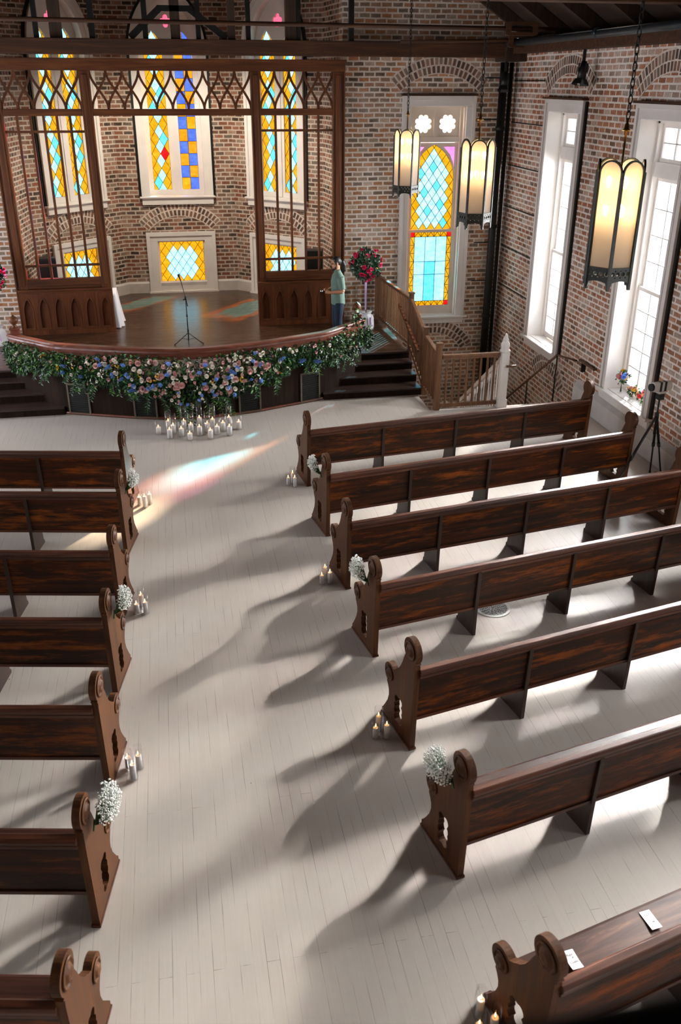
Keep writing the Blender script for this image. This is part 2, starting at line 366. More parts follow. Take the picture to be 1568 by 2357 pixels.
M_screenx = wood('screen_wood_across', [(.2, lin('2a1405')), (.5, lin('5a2f12')), (.8, lin('824b1d'))], 'x', .5)
M_panel = wood('panel_wood', [(.2, lin('301505')), (.5, lin('5c2e10')), (.8, lin('7c441a'))], 'z', .5)
M_rail = wood('altar_rail_wood', [(.2, lin('3a1a12')), (.5, lin('6b3827')), (.8, lin('8c5440'))], 'x', .3, coat=.3)
M_balus = wood('baluster_wood', [(.2, lin('3d2617')), (.5, lin('67452d')), (.8, lin('86603f'))], 'z', .45)
M_beam = wood('beam_wood', [(.2, lin('1d1109')), (.5, lin('432818')), (.75, lin('66401f'))], 'x', .75)
M_beamz = wood('post_wood', [(.2, lin('1c130d')), (.5, lin('3a281c')), (.8, lin('523a28'))], 'z', .7)
M_roof = boards('roof_boards', lin('4a3323'), lin('22160e'), .2, 5, 'y', gap=.006, rough=.8, var=.2, streak=.12)
M_white = plain('white_paint', 'e2dcd6', .45, noise=.05, scale=3)
M_cream = plain('cream_paint', 'd8cfc4', .5, noise=.06, scale=3)
M_base = plain('grey_white_paint', 'c6c0ba', .5, noise=.1, scale=4)
M_iron = plain('black_iron', '23221f', .5, .6, noise=.3)
M_black = plain('black_plastic', '121213', .45, noise=.2)
M_bronze = plain('dark_bronze', '2b2c27', .55, .35, noise=.35, scale=20)
M_chrome = plain('chrome', 'c9c9c9', .15, 1, noise=.05)
M_steel = plain('dark_steel_pipe', '3c4348', .38, .7, noise=.2)
M_silver = plain('silver_paint', 'c9c6c0', .45, .2, noise=.05); M_paper = plain('card_paper', 'f2f0f2', .7, noise=.02)
M_brass = plain('brass', 'b08a50', .3, 1, noise=.1)
M_lead = plain('lead_came', '57503f', .6, .2, noise=.2)
G_yel = glass_col('amber_glass', 'ffae00', None, .34); G_cy = glass_col('aqua_glass', 'bdeef8', .85, .62, 3.2); G_cy2 = glass_col('deep_aqua_glass', '62cdea', .75, .6, 1.3)
G_bl = glass_col('blue_glass', '5a78e8'); G_or = glass_col('orange_glass', 'f59a10'); G_rd = glass_col('red_glass', 'f00a0a'); G_pk = glass_col('pink_glass', 'e88ac8', .8); G_rose = glass_col('rose_glass', 'f25a78', .9)
G_pale = glass_col('pale_blue_glass', 'a9def2', .8, .9, 2.4); G_clear = glass_col('clear_glass', 'fff4e0', 1.6, .8)
GL = [G_yel, G_cy, G_cy2, G_bl, G_or, G_rd, G_pk, G_rose, G_pale, G_clear, M_lead]
YEL, CY, CY2, BL, ORG, RED, PK, ROSE, PALE, CLEAR, LEAD = range(11)
M_frost = [frosted_pane('frosted_pane', WINDOW_E)] * 6; M_frost_l = [frosted_pane('frosted_pane_dim', LEFT_E * k) for k in (1.2, 1.2, .9, .3, .05, .05)]
M_thin = thin_glass('clear_thin_glass')
M_wax = plain('candle_wax', 'fbf8f5', .5, noise=.01); M_wax.node_tree.nodes['Principled BSDF'].inputs['Subsurface Weight'].default_value = .35; M_wax.node_tree.nodes['Principled BSDF'].inputs['Subsurface Radius'].default_value = (.02, .015, .012)
M_flame = emit('flame', (1, .48, .14, 1), 12)
M_lamp = lamp_glass('lantern_frosted_glass'); M_bulb = emit('bulb', (1, .72, .36, 1), 60)
M_cloth = plain('white_cloth', 'e4e0e4', .8, noise=.06, scale=5)
M_leaf = leaf_mat('garland_leaf', [(0, lin('06190a')), (.4, lin('0e3312')), (.75, lin('1f551e')), (1, lin('5a8f3a'))])
M_leaf2 = leaf_mat('rose_leaf', [(0, lin('10281a')), (.5, lin('1f4630')), (1, lin('43704f'))])
M_stem = plain('green_stem', '3f5a33', .6, noise=.2)
M_petal_pink = plain('pink_petal', 'dba7a2', .6, noise=.1, scale=30); M_petal_white = plain('cream_petal', 'eee6d8', .6, noise=.05, scale=30)
M_petal_blue = plain('blue_petal', '5f86d8', .6, noise=.2, scale=30); M_petal_mag = plain('magenta_petal', 'd62a62', .55, noise=.2, scale=30)
M_petal_yel = plain('yellow_petal', 'f2c22c', .55, noise=.1, scale=30); M_petal_red = plain('coral_petal', 'ef4858', .55, noise=.1, scale=30); M_petal_or = plain('peach_petal', 'f5b58a', .55, noise=.1, scale=30)
M_gyp = plain('white_blossom', 'f2f1ea', .8, noise=.03)
M_skin = plain('skin', 'c98f6f', .5, noise=.06); M_hair = plain('black_hair', '16110f', .45, noise=.3, scale=40)
M_shirt = plain('green_shirt_cloth', '6b8277', .85, noise=.12, scale=12); M_jean = plain('dark_denim', '12263a', .8, noise=.2, scale=10); M_shoe = plain('black_leather', '141212', .4)

# ------------------------------------------------------------------ the room
XR, XL, YB, YF, ZS, CX = 7.4, -6.86, 19.85, -3.2, .585, .27
STEP_Y = [15.99, 16.39, 16.75, 17.10]; STEP_X = [2.66, 3.01, 3.30, 3.54]; XS = 4.58
M_vou = leaf_mat('voussoir_brick', [(0, lin('463a33')), (.3, lin('6f5244')), (.6, lin('8a624d')), (.85, lin('9f8472')), (1, lin('645850'))]); M_vou.node_tree.nodes['Principled BSDF'].inputs['Roughness'].default_value = .9

def rect(x0, x1, z0, z1): return [(x0, z0), (x1, z0), (x1, z1), (x0, z1)]
def lancet(cx, hw, z0, zs, za, n=10):
    # pointed arch outline: straight to zs, two arcs meeting at za
    h = za - zs; r = (hw * hw + h * h) / (2 * hw); p = [(cx - hw, z0), (cx + hw, z0), (cx + hw, zs)]
    a = math.asin(min(1, h / r))
    for i in range(1, n + 1): t = a * i / n; p.append((cx + hw - r + r * math.cos(t), zs + r * math.sin(t)))
    for i in range(n - 1, -1, -1): t = a * i / n; p.append((cx - hw + r - r * math.cos(t), zs + r * math.sin(t)))
    return p

# floor with the stairwell cut out of it
mb = MB(); mb.prism([[(XL - .3, YF - .3), (XR + .3, YF - .3), (XR + .3, 15.12), (4.5, 15.12), (4.5, YB + .3), (XL - .3, YB + .3)]], -.2, 0, lambda a, b, w: Vector((a, b, w)))
struct(mb.build('floor', M_floor))
WIN_R = [16.97, 13.28, 9.59, 5.9, 2.21, -1.48]
OP = (.69, .62, 4.98)
mb = MB(); mb.prism([rect(YF - .5, YB + .5, -3.1, 6.3)] + [rect(y - OP[0], y + OP[0], OP[1], OP[2]) for y in WIN_R], 0, .5, lambda a, b, w: Vector((XR + w, a, b)))
struct(mb.build('wall_right', M_brick_w))
mb = MB(); mb.prism([rect(YF - .5, YB + .5, -.3, 6.3)] + [rect(y - OP[0], y + OP[0], OP[1], OP[2]) for y in WIN_R], 0, -.5, lambda a, b, w: Vector((XL + w, a, b)))
struct(mb.build('wall_left', M_brick))
mb = MB(); mb.prism([[(XL - .5, -.3), (XR + .5, -.3), (XR + .5, 6.3), (CX, 10.9), (XL - .5, 6.3)]], 0, -.4, lambda a, b, w: Vector((a, YF + w, b)))
struct(mb.build('wall_rear', M_brick))
BW = (5.785, .60)
mb = MB(); mb.prism([[(3.71, -3.1), (XR, -3.1), (XR, 6.5), (3.71, 8.75)], rect(BW[0] - BW[1], BW[0] + BW[1], .60, 5.02)], 0, .4, lambda a, b, w: Vector((a, YB + w, b)))
struct(mb.build('wall_back_right', M_brick))
mb = MB(); mb.prism([[(XL, -.3), (-3.2, -.3), (-3.2, 8.75), (XL, 6.5)]], 0, .4, lambda a, b, w: Vector((a, YB + w, b)))
struct(mb.build('wall_back_left', M_brick))
mb = MB(); mb.prism([[(-3.25, 8.6), (3.76, 8.6), (CX, 10.95)]], 0, .4, lambda a, b, w: Vector((a, YB + w, b)))
struct(mb.build('wall_back_gable', M_brick))
# apse walls
AP = [Vector((-3.2, 20.25)), Vector((-3.05, 21.56)), Vector((-1.12, 23.49)), Vector((1.66, 23.49)), Vector((3.59, 21.56)), Vector((3.71, 20.25))]
for i, nm in enumerate(('apse_left_return', 'apse_left', 'apse_centre', 'apse_right', 'apse_right_return')):
    a, b = AP[i], AP[i + 1]; t = (b - a).normalized(); n_ = Vector((-t.y, t.x)); Lw = (b - a).length; c = Lw / 2
    loops = [rect(-.02, Lw + .02, -.3, 8.7)]
    if i in (1, 2, 3): loops += [lancet(c, .70, 2.93, 6.15, 7.25), rect(c - .58, c + .58, .72, 1.86)]
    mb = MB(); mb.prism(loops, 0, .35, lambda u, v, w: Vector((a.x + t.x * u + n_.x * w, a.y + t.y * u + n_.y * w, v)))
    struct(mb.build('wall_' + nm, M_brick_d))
mb = MB(); mb.prism([[(-3.3, YB), (3.8, YB), (3.8, 21.7), (1.8, 23.9), (-1.3, 23.9), (-3.2, 21.7)]], 8.65, 8.8, lambda a, b, w: Vector((a, b, w)))
struct(mb.build('ceiling_apse', M_roof))
# roof
roof = sempty('ceiling')
for s, xe in ((1, XR + .5), (-1, XL - .5)):
    d = Vector((CX - xe, 0, 4.75)); 
    mb = MB(); a0, a1 = Vector((xe, YF - .5, 6.15)), Vector((xe, YB + .5, 6.15))
    up_ = Vector((0, 0, .12)); mb.add([a0, a1, a1 + d, a0 + d, a0 + up_, a1 + up_, a1 + d + up_, a0 + d + up_], [(0, 1, 2, 3), (7, 6, 5, 4), (0, 4, 5, 1), (1, 5, 6, 2), (2, 6, 7, 3), (3, 7, 4, 0)])
    mb.build('roof_deck', M_roof, roof)
    for k in range(15):
        y = -2.6 + k * 1.55
        mb = MB(); mb.bar(Vector((xe - s * .35, y, 6.24)), Vector((CX, y, 10.75)), .12, .2, 0); mb.build('rafter', M_beamz, roof)
    mb = MB(); mb.box(min(s * 4.3 + CX - .1, s * 4.3 + CX + .1), max(s * 4.3 + CX - .1, s * 4.3 + CX + .1), YF, YB, 7.9, 8.1); mb.build('purlin', M_beam, roof)
# stairwell below the floor
mb = MB(); mb.box(4.4, 4.5, 15.02, YB + .2, -3.1, -.2); struct(mb.build('wall_stairwell_left', M_brick))
mb = MB(); mb.box(4.4, XR, 15.02, 15.12, -3.1, -.2); struct(mb.build('wall_stairwell_front', M_cream))
mb = MB(); mb.box(4.3, XR + .3, 15.0, YB + .3, -3.2, -3.1); struct(mb.build('floor_stairwell', M_tread))
# baseboards
def baseboard(nm, x0, x1, y0, y1, side):
    mb = MB(); d = .10
    if side == 'r': prof = [(x1, 0), (x1 - d, 0), (x1 - d, .34), (x1, .44)]
    else: prof = [(x0, 0), (x0 + d, 0), (x0 + d, .34), (x0, .44)]
    mb.prism([prof], y0, y1, lambda a, b, w: Vector((a, w, b))); struct(mb.build(nm, M_base))
baseboard('baseboard_right', 0, XR, YF, 15.12, 'r'); baseboard('baseboard_left', XL, 0, YF, YB, 'l')
for nm, i in (('baseboard_apse_left', 1), ('baseboard_apse_centre', 2), ('baseboard_apse_right', 3), ('baseboard_apse_left_return', 0), ('baseboard_apse_right_return', 4)):
    a, b = AP[i], AP[i + 1]; t = (b - a).normalized(); n_ = Vector((-t.y, t.x)); Lw = (b - a).length
    mb = MB(); mb.prism([[(0, 0), (0, -.04), (.24, -.04), (.28, 0)]], 0, Lw, lambda z, w, u: Vector((a.x + t.x * u + n_.x * w, a.y + t.y * u + n_.y * w, ZS + z)))
    struct(mb.build(nm, M_base))

# brick relieving arches (soldier bricks fanned round a low curve)
trim_n = [0]
def brick_arch(loc, rz, hw, rise, z0, rows=2):
    trim_n[0] += 1; e = sempty('trim_%d' % trim_n[0], loc, rz)
    r0 = (hw * hw + rise * rise) / (2 * rise); a = math.asin(min(1, hw / r0)); cz = z0 + rise - r0
    mb = MB(); mo = MB()
    for k in range(rows):
        ri = r0 + k * .155; n = int(2 * a * ri / .090)
        for i in range(n):
            t = -a + 2 * a * (i + .5) / n
            Mx = Matrix.Translation((0, 0, cz)) @ Matrix.Rotation(t, 4, 'Y')
            j = random.uniform(-.006, .006)
            mb.box(-.030, .030, -.012 + j * .3, .04, ri + .010 + j, ri + .138 + j, 0, Mx)
    arc = [((r0 + rows * .155 + .012) * math.sin(-a + 2 * a * i / 24), cz + (r0 + rows * .155 + .012) * math.cos(-a + 2 * a * i / 24)) for i in range(25)]
    arc += [((r0 - .01) * math.sin(a - 2 * a * i / 24), cz + (r0 - .01) * math.cos(a - 2 * a * i / 24)) for i in range(25)]
    mo.prism([arc], -.008, .03, lambda u, v, w: Vector((u, w, v)))
    mo.build('arch_mortar', M_mortar, e); mb.build('arch_bricks', M_vou, e)
LX = lambda u, v, w: Vector((u, w, v))

def clear_window(idx, loc, rz, panes):
    e = sempty('window_%d' % idx, loc, rz); hw, z0, z1 = OP
    mb = MB()                                                     # casing
    for s in (-1, 1):
        mb.box(*sorted((s * (hw + .03), s * (hw + .11))), -.06, .0, z0, z1); mb.box(*sorted((s * (hw + .11), s * (hw + .18))), -.09, .0, z0, z1 + .22)
        mb.box(*sorted((s * (hw - .0), s * (hw + .03))), -.075, 0, z0, z1)
    mb.box(-hw - .11, hw + .11, -.06, 0, z1, z1 + .15); mb.box(-hw - .11, hw + .11, -.09, 0, z1 + .15, z1 + .22)
    bevel(mb.build('casing', M_white, e), .006)
    mb = MB(); mb.box(-hw - .21, hw + .21, -.13, 0, z1 + .22, z1 + .255); mb.build('casing_cap', M_beam, e)
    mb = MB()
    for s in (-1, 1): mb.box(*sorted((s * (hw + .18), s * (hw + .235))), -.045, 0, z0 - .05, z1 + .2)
    mb.build('casing_shade_strip', M_iron, e)  # near-black strip stands in for the shadowed gap beside the casing, not ironwork
    mb = MB(); mb.box(-hw - .24, hw + .24, -.13, 0, z0 - .045, z0); mb.box(-hw - .0, hw + .0, 0, .36, z0 - .045, z0 + .006); mb.box(-hw - .19, hw + .19, -.06, 0, z0 - .19, z0 - .045)
    bevel(mb.build('sill', M_white, e), .01)
    mb = MB()
    for s in (-1, 1):
        mb.box(*sorted((s * hw, s * (hw - .015))), -.076, .40, z0, z1); mb.box(*sorted((s * (hw - .015), s * (hw - .07))), .23, .40, z0, z1)
    mb.box(-hw, hw, 0, .4, z1 - .015, z1); mb.box(-hw, hw, .23, .4, z1 - .06, z1); mb.box(-hw, hw, .24, .4, 4.14, 4.36)
    mb.build('jamb', M_white, e)
    for nm, a, b, yy, rows in (('transom_sash', 4.36, 4.92, .30, 2), ('upper_sash', 2.36, 4.14, .32, 4), ('lower_sash', z0 + .02, 2.42, .27, 5)):
        w = hw - .07; st = .055; mb = MB()
        mb.box(-w, -w + st, yy, yy + .05, a, b); mb.box(w - st, w, yy, yy + .05, a, b); mb.box(-w + st, w - st, yy, yy + .05, b - .06, b); mb.box(-w + st, w - st, yy, yy + .05, a, a + (.10 if nm == 'lower_sash' else .06))
        f = mb.build(nm, M_white, e)
        ga, gb = a + (.10 if nm == 'lower_sash' else .06), b - .06
        mb = MB()
        for i in (1, 2): x = -w + st + (2 * w - 2 * st) * i / 3; mb.box(x - .011, x + .011, yy + .005, yy + .04, ga, gb)
        for j in range(1, rows): z = ga + (gb - ga) * j / rows; mb.box(-w + st, w - st, yy + .008, yy + .037, z - .009, z + .009)
        mb.build('muntins', M_base, f)
        mb = MB(); mb.box(-w + st, w - st, yy + .030, yy + .036, ga, gb); mb.build('panes', panes, f)
    return e
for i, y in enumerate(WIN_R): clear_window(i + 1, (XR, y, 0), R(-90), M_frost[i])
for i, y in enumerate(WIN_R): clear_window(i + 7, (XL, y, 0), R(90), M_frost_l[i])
AIM = Vector((-.74, -.67, -.40)).normalized()
for y, kk, ks in zip(WIN_R, (.22, 1.0, 1.05, .95, .1, .02), (2.2, 1.2, 1.0, .9, .8, .5)):       # bright hazy daylight falling in through each window of the right wall
    for nm, aim, sp, e_ in (('window_sunlight', AIM, 54, DAY_W * kk), ('window_skylight', Vector((-1, 0, -.12)), 96, SKY_W * ks)):
        ld = bpy.data.lights.new(nm, 'AREA'); ld.shape = 'RECTANGLE'; ld.size = 1.0; ld.size_y = 2.6; ld.energy = e_; ld.color = (1, .965, .92); ld.spread = R(sp)
        lo = bpy.data.objects.new(nm, ld); COL.objects.link(lo); lo.location = Vector((XR + .38, y, 2.85)) - aim * .65; lo.rotation_euler = aim.to_track_quat('-Z', 'Y').to_euler()
for y in (16.97, 13.28): brick_arch((XR, y, 0), R(-90), .95, .36, 5.27)
brick_arch((XR, 16.6, 0), R(-90), .62, .30, -.12, 2)

# stained glass made of cells
def clip_poly(poly, clip):
    out = poly; n = len(clip)
    for i in range(n):
        a, b = clip[i], clip[(i + 1) % n]; inp = out; out = []
        if not inp: return []
        side = lambda p: (b[0] - a[0]) * (p[1] - a[1]) - (b[1] - a[1]) * (p[0] - a[0])
        for k in range(len(inp)):
            p, q = inp[k], inp[(k + 1) % len(inp)]; sp, sq = side(p), side(q)
            if sp >= -1e-9: out.append(p)
            if (sp > 1e-9 and sq < -1e-9) or (sp < -1e-9 and sq > 1e-9):
                t = sp / (sp - sq); out.append((p[0] + t * (q[0] - p[0]), p[1] + t * (q[1] - p[1])))
    return out
def cell(mb, poly, y, c, lead=.010):
    if len(poly) < 3: return
    ar = sum(poly[i][0] * poly[(i + 1) % len(poly)][1] - poly[(i + 1) % len(poly)][0] * poly[i][1] for i in range(len(poly))) / 2
    if abs(ar) < 1e-4: return
    mb.poly([(a, y, b) for a, b in poly], c)
    for i in range(len(poly)):
        p, q = poly[i], poly[(i + 1) % len(poly)]
        if math.hypot(p[0] - q[0], p[1] - q[1]) > .01: mb.bar((p[0], y, p[1]), (q[0], y, q[1]), lead, lead, LEAD, (0, 1, 0))
def diamonds(mb, clip, y, dw, dh, ox, oz, colf):
    xs = [p[0] for p in clip]; zs = [p[1] for p in clip]
    for i in range(int((min(xs) - ox) / (dw / 2)) - 2, int((max(xs) - ox) / (dw / 2)) + 3):
        for j in range(int((min(zs) - oz) / (dh / 2)) - 2, int((max(zs) - oz) / (dh / 2)) + 3):
            if (i + j) % 2: continue
            x, z = ox + i * dw / 2, oz + j * dh / 2
            cell(mb, clip_poly([(x - dw / 2, z), (x, z - dh / 2), (x + dw / 2, z), (x, z + dh / 2)], clip), y, colf(x, z, i, j))
def quatre(cx, cz, r, n=32, k=4, amp=.28): return [(cx + r * (1 - amp + amp * math.cos(k * t)) * math.cos(t), cz + r * (1 - amp + amp * math.cos(k * t)) * math.sin(t)) for t in [2 * PI * i / n for i in range(n)]]

def lobed(cx, cz, d, r, k, n=64, t0=0):
    out = []
    for i in range(n):
        t = 2 * PI * i / n; best = d * .6
        for j in range(k):
            a = t0 + 2 * PI * j / k; q = d * math.cos(t - a); D = q * q - (d * d - r * r)
            if D > 0: best = max(best, q + math.sqrt(D))
        out.append((cx + best * math.cos(t), cz + best * math.sin(t)))
    return out
def apse_window(idx, which):
    a, b = AP[which], AP[which + 1]; c = (a + b) / 2; t = (b - a).normalized()
    rz = math.atan2(t.y, t.x)
    e = sempty('window_%d' % idx, (c.x, c.y, 0), rz)
    mb = MB(); mb.prism([lancet(0, .85, 2.93, 6.15, 7.45), lancet(0, .66, 2.94, 6.15, 7.2)], -.07, 0, LX); mb.prism([lancet(0, .87, 2.93, 6.15, 7.48), lancet(0, .79, 2.935, 6.15, 7.38)], -.10, -.05, LX)
    mb.build('casing', M_white, e)
    mb = MB(); mb.prism([lancet(0, .93, 2.93, 6.15, 7.56), lancet(0, .872, 2.935, 6.15, 7.485)], -.03, 0, LX); mb.build('casing_shade_strip', M_iron, e)  # same near-black strip carried round the arch, shade put in as colour
    mb = MB(); mb.box(-.92, .92, -.14, .0, 2.89, 2.93); mb.box(-.87, .87, -.08, 0, 2.73, 2.89); mb.box(-.70, .70, 0, .26, 2.88, 2.94); bevel(mb.build('sill', M_white, e), .01)
    mb = MB(); mb.prism([lancet(0, .70, 2.93, 6.15, 7.25), lancet(0, .675, 2.945, 6.15, 7.21)], .0, .24, LX); mb.build('jamb', M_white, e)
    ll, rl, qf = lancet(-.34, .215, 3.06, 6.1, 6.52), lancet(.34, .215, 3.06, 6.1, 6.52), lobed(0, 6.72, .075, .062, 4, 48)
    mb = MB(); mb.prism([lancet(0, .70, 2.93, 6.15, 7.25), ll, rl, qf], .16, .22, LX); mb.box(-.05, .05, .13, .16, 2.95, 6.3); mb.build('tracery', M_white, e)
    mb = MB()
    def col(off):
        return lambda x, z, i, j: (RED if (off == 1 and i == 1 and j % 11 == 5) else (CY if (i == 0) else CY2 if (i == (1 if (j // 4) % 2 else -1) and j % 3) else YEL))
    diamonds(mb, ll, .19, .205, .33, -.34, 3.06, col(1 if which == 2 else 0))
    if which == 2:
        for r_ in range(13):
            for q in range(2):
                x0 = .34 - .205 + q * .205; z0 = 3.06 + r_ * .275
                cell(mb, clip_poly(rect(x0, x0 + .205, z0, z0 + .275), rl), .19, (BL if (r_ + q) % 2 else (ORG if (r_ * 7 + q) % 3 else YEL)))
    else: diamonds(mb, rl, .19, .205, .33, .34, 3.06, col(0))
    cell(mb, qf, .19, ROSE)
    mb.build('stained_panes', GL, e, fix=False)
    # low window
    e2 = sempty('window_%d' % (idx + 3), (c.x, c.y, 0), rz)
    mb = MB()
    for s in (-1, 1): mb.box(*sorted((s * .58, s * .77)), -.05, 0, ZS + .04, 1.86); mb.box(*sorted((s * .77, s * .86)), -.085, 0, ZS + .04, 2.075)
    mb.box(-.77, .77, -.05, 0, 1.86, 1.98); mb.box(-.77, .77, -.085, 0, 1.98, 2.075); bevel(mb.build('casing', M_white, e2), .006)
    mb = MB(); mb.box(-.88, .88, -.12, 0, ZS, ZS + .04); mb.box(-.58, .58, -.05, .2, ZS + .04, .745); mb.build('sill', M_white, e2)
    mb = MB()
    for s in (-1, 1): mb.box(*sorted((s * .58, s * .55)), 0, .2, .74, 1.86)
    mb.box(-.58, .58, 0, .2, 1.83, 1.86); mb.build('jamb', M_cream, e2)
    mb = MB(); oz = 1.29
    diamonds(mb, rect(-.55, .55, .745, 1.83), .15, .205, .29, 0, oz, lambda x, z, i, j: (CY if abs(x) < .40 and abs(z - oz) < .37 and not (abs(x) > .30 and abs(z - oz) > .25) else YEL))
    mb.build('stained_panes', GL, e2, fix=False)
    brick_arch((c.x, c.y, 0), rz, .78, .34, 2.12)
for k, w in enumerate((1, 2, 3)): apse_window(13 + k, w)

# stained window of the back wall
def back_window():
    e = sempty('window_19', (BW[0], YB, 0)); hw = BW[1]
    mb = MB()
    for s in (-1, 1): mb.box(*sorted((s * hw, s * (hw + .12))), -.06, 0, .60, 5.02); mb.box(*sorted((s * (hw + .12), s * (hw + .20))), -.09, 0, .60, 5.22)
    mb.box(-hw - .12, hw + .12, -.06, 0, 5.02, 5.14); mb.box(-hw - .12, hw + .12, -.09, 0, 5.14, 5.22); bevel(mb.build('casing', M_white, e), .006)
    mb = MB(); mb.box(-hw - .22, hw + .22, -.12, 0, 5.22, 5.255); mb.build('casing_cap', M_beam, e)
    mb = MB(); mb.box(-hw - .27, hw + .27, -.15, 0, .555, .60); mb.box(-hw, hw, 0, .28, .555, .605); mb.box(-hw - .2, hw + .2, -.07, 0, .42, .555); bevel(mb.build('sill', M_white, e), .01)
    mb = MB()
    for s in (-1, 1): mb.box(*sorted((s * hw, s * (hw - .02))), 0, .3, .6, 5.02); mb.box(*sorted((s * (hw - .02), s * (hw - .07))), .12, .3, .6, 5.02)
    mb.box(-hw, hw, 0, .3, 5.0, 5.02); mb.build('jamb', M_cream, e)
    w = hw - .07
    ros = [lobed(s * .27, 4.67, .135, .056, 8, 96, PI / 8) for s in (-1, 1)]
    mb = MB(); mb.prism([rect(-w, w, 4.36, 5.0)] + ros, .2, .24, LX); mb.box(-.045, .045, .165, .2, 4.42, 4.95); mb.box(-w, w, .15, .2, 4.305, 4.42); mb.box(-w, w, .160, .2, 4.95, 4.998); mb.build('rosette_panel', M_cream, e)
    arch = lancet(0, w - .06, 2.50, 3.55, 4.26, 12)
    mb = MB(); mb.prism([rect(-w, w, 2.445, 4.30), arch] + [[(s * (w - .06), 3.72), (s * (w - .06), 4.22), (s * .20, 4.22), (s * .36, 4.05), (s * .44, 3.88)][::s] for s in (-1, 1)], .2, .24, LX); mb.build('upper_sash', M_cream, e)
    mb = MB(); mb.box(-w, -w + .055, .15, .2, .61, 2.5); mb.box(w - .055, w, .15, .2, .61, 2.5); mb.box(-w + .055, w - .055, .15, .2, .61, .80); mb.box(-w + .055, w - .055, .15, .2, 2.44, 2.5); mb.build('lower_sash', M_cream, e)
    mb = MB()
    for r_ in ros: cell(mb, r_, .22, CLEAR)
    def inside(x, z):
        if z < 3.55: return abs(x) < w - .06 - .12 and z > 2.55
        return abs(x) < (w - .2) * (4.26 - z) / .62 * .98
    diamonds(mb, arch, .22, .185, .26, 0, 2.50, lambda x, z, i, j: (CY if (i * 3 + j) % 5 else CY2) if inside(x, z) else YEL)
    for s in (-1, 1): cell(mb, [(s * (w - .06), 3.72), (s * (w - .06), 4.22), (s * .20, 4.22), (s * .36, 4.05), (s * .44, 3.88)], .22, PK)
    a, b = -w + .055, w - .055; z0, z1 = .80, 2.44; bw = .10
    for x0 in (a, b - bw):
        for zz in (z0, z1 - bw): cell(mb, rect(x0, x0 + bw, zz, zz + bw), .17, RED)
        n = 8
        for k in range(n):
            za, zb = z0 + bw + (z1 - z0 - 2 * bw) * k / n, z0 + bw + (z1 - z0 - 2 * bw) * (k + 1) / n
            cell(mb, [(x0, za), (x0 + bw, za), (x0 if k % 2 else x0 + bw, zb)], .17, YEL); cell(mb, [(x0, za), (x0 if k % 2 else x0 + bw, zb), (x0 + bw if k % 2 else x0, zb)] if not k % 2 else [(x0 + bw, za), (x0 + bw, zb), (x0, zb)], .17, YEL)
    for zz in (z0, z1 - bw):
        n = 5
        for k in range(n):
            xa, xb = a + bw + (b - a - 2 * bw) * k / n, a + bw + (b - a - 2 * bw) * (k + 1) / n; xm = (xa + xb) / 2
            cell(mb, [(xa, zz), (xb, zz), (xm, zz + bw)], .17, YEL); cell(mb, [(xa, zz), (xm, zz + bw), (xa, zz + bw)], .17, YEL); cell(mb, [(xb, zz), (xb, zz + bw), (xm, zz + bw)], .17, YEL)
    for i in range(3):
        for j in range(3):
            xa, xb = a + bw + (b - a - 2 * bw) * i / 3, a + bw + (b - a - 2 * bw) * (i + 1) / 3; hs = (z1 - z0 - 2 * bw); za = z0 + bw + hs * (0, .42, .62)[j]; zb = z0 + bw + hs * (.42, .62, 1)[j]
            cell(mb, rect(xa, xb, za, zb), .17, CY2 if (i == 1 and j != 2) else PALE)
    mb.build('stained_panes', GL, e, fix=False)
back_window()
brick_arch((BW[0], YB, 0), 0, .85, .34, 5.30); brick_arch((BW[0] + .1, YB, 0), 0, .70, .40, -.22, 2)
# timber courses let into the brick by the corner
mb = MB()
for z in (1.3, 2.15, 3.0, 3.85, 4.7, 5.5):
    mb.box(XR - .012, XR, 18.05, 19.8, z, z + .022); mb.box(6.75, XR - .02, YB - .012, YB, z + .05, z + .072)
trim_n[0] += 1; struct(mb.build('trim_%d' % trim_n[0], M_iron))

# ------------------------------------------------------------------ stage
def curve(pts, n=8):
    P = [Vector(p) for p in pts]; P = [P[0] * 2 - P[1]] + P + [P[-1] * 2 - P[-2]]; out = []
    for i in range(1, len(P) - 2):
        a, b, c, d = P[i - 1], P[i], P[i + 1], P[i + 2]
        for k in range(n):
            t = k / n; out.append(.5 * (2 * b + (c - a) * t + (2 * a - 5 * b + 4 * c - d) * t * t + (3 * b - a - 3 * c + d) * t ** 3))
    out.append(P[-2]); return out
def sym(h): return [(2 * CX - x, y) for x, y in h[:0:-1]] + h
DECK = curve(sym([(.27, 15.36), (1.2, 15.52), (2.0, 15.80), (2.45, 15.98), (2.73, 16.12), (3.09, 16.45), (3.36, 16.7), (3.57, 16.92)]), 5)
RAILC = DECK; BASEC = DECK; KERB = .78
def offs(c, d):
    out = []
    for i, p in enumerate(c):
        t = (c[min(i + 1, len(c) - 1)] - c[max(i - 1, 0)]).normalized(); out.append(p + Vector((t.y, -t.x)) * d)
    return out
stage = thing('stage_platform', 'raised wooden stage with a bowed front and dark plank deck before the apse', 'stage', (0, 0, 0))
XSL = 2 * CX - XS
loop = [(p.x, p.y + .02) for p in DECK] + [(3.60, 17.1), (XS, 17.1), (XS, YB), (3.71, YB), (3.68, 20.3), (3.59, 21.56), (1.66, 23.49), (-1.12, 23.49), (-3.05, 21.56), (-3.17, 20.3), (-3.2, YB), (XSL, YB), (XSL, 17.1), (2 * CX - 3.60, 17.1)]
mb = MB(); mb.prism([loop], ZS - .045, ZS, lambda a, b, w: Vector((a, b, w))); mb.build('deck', M_deck, stage)
mb = MB(); n = len(DECK)
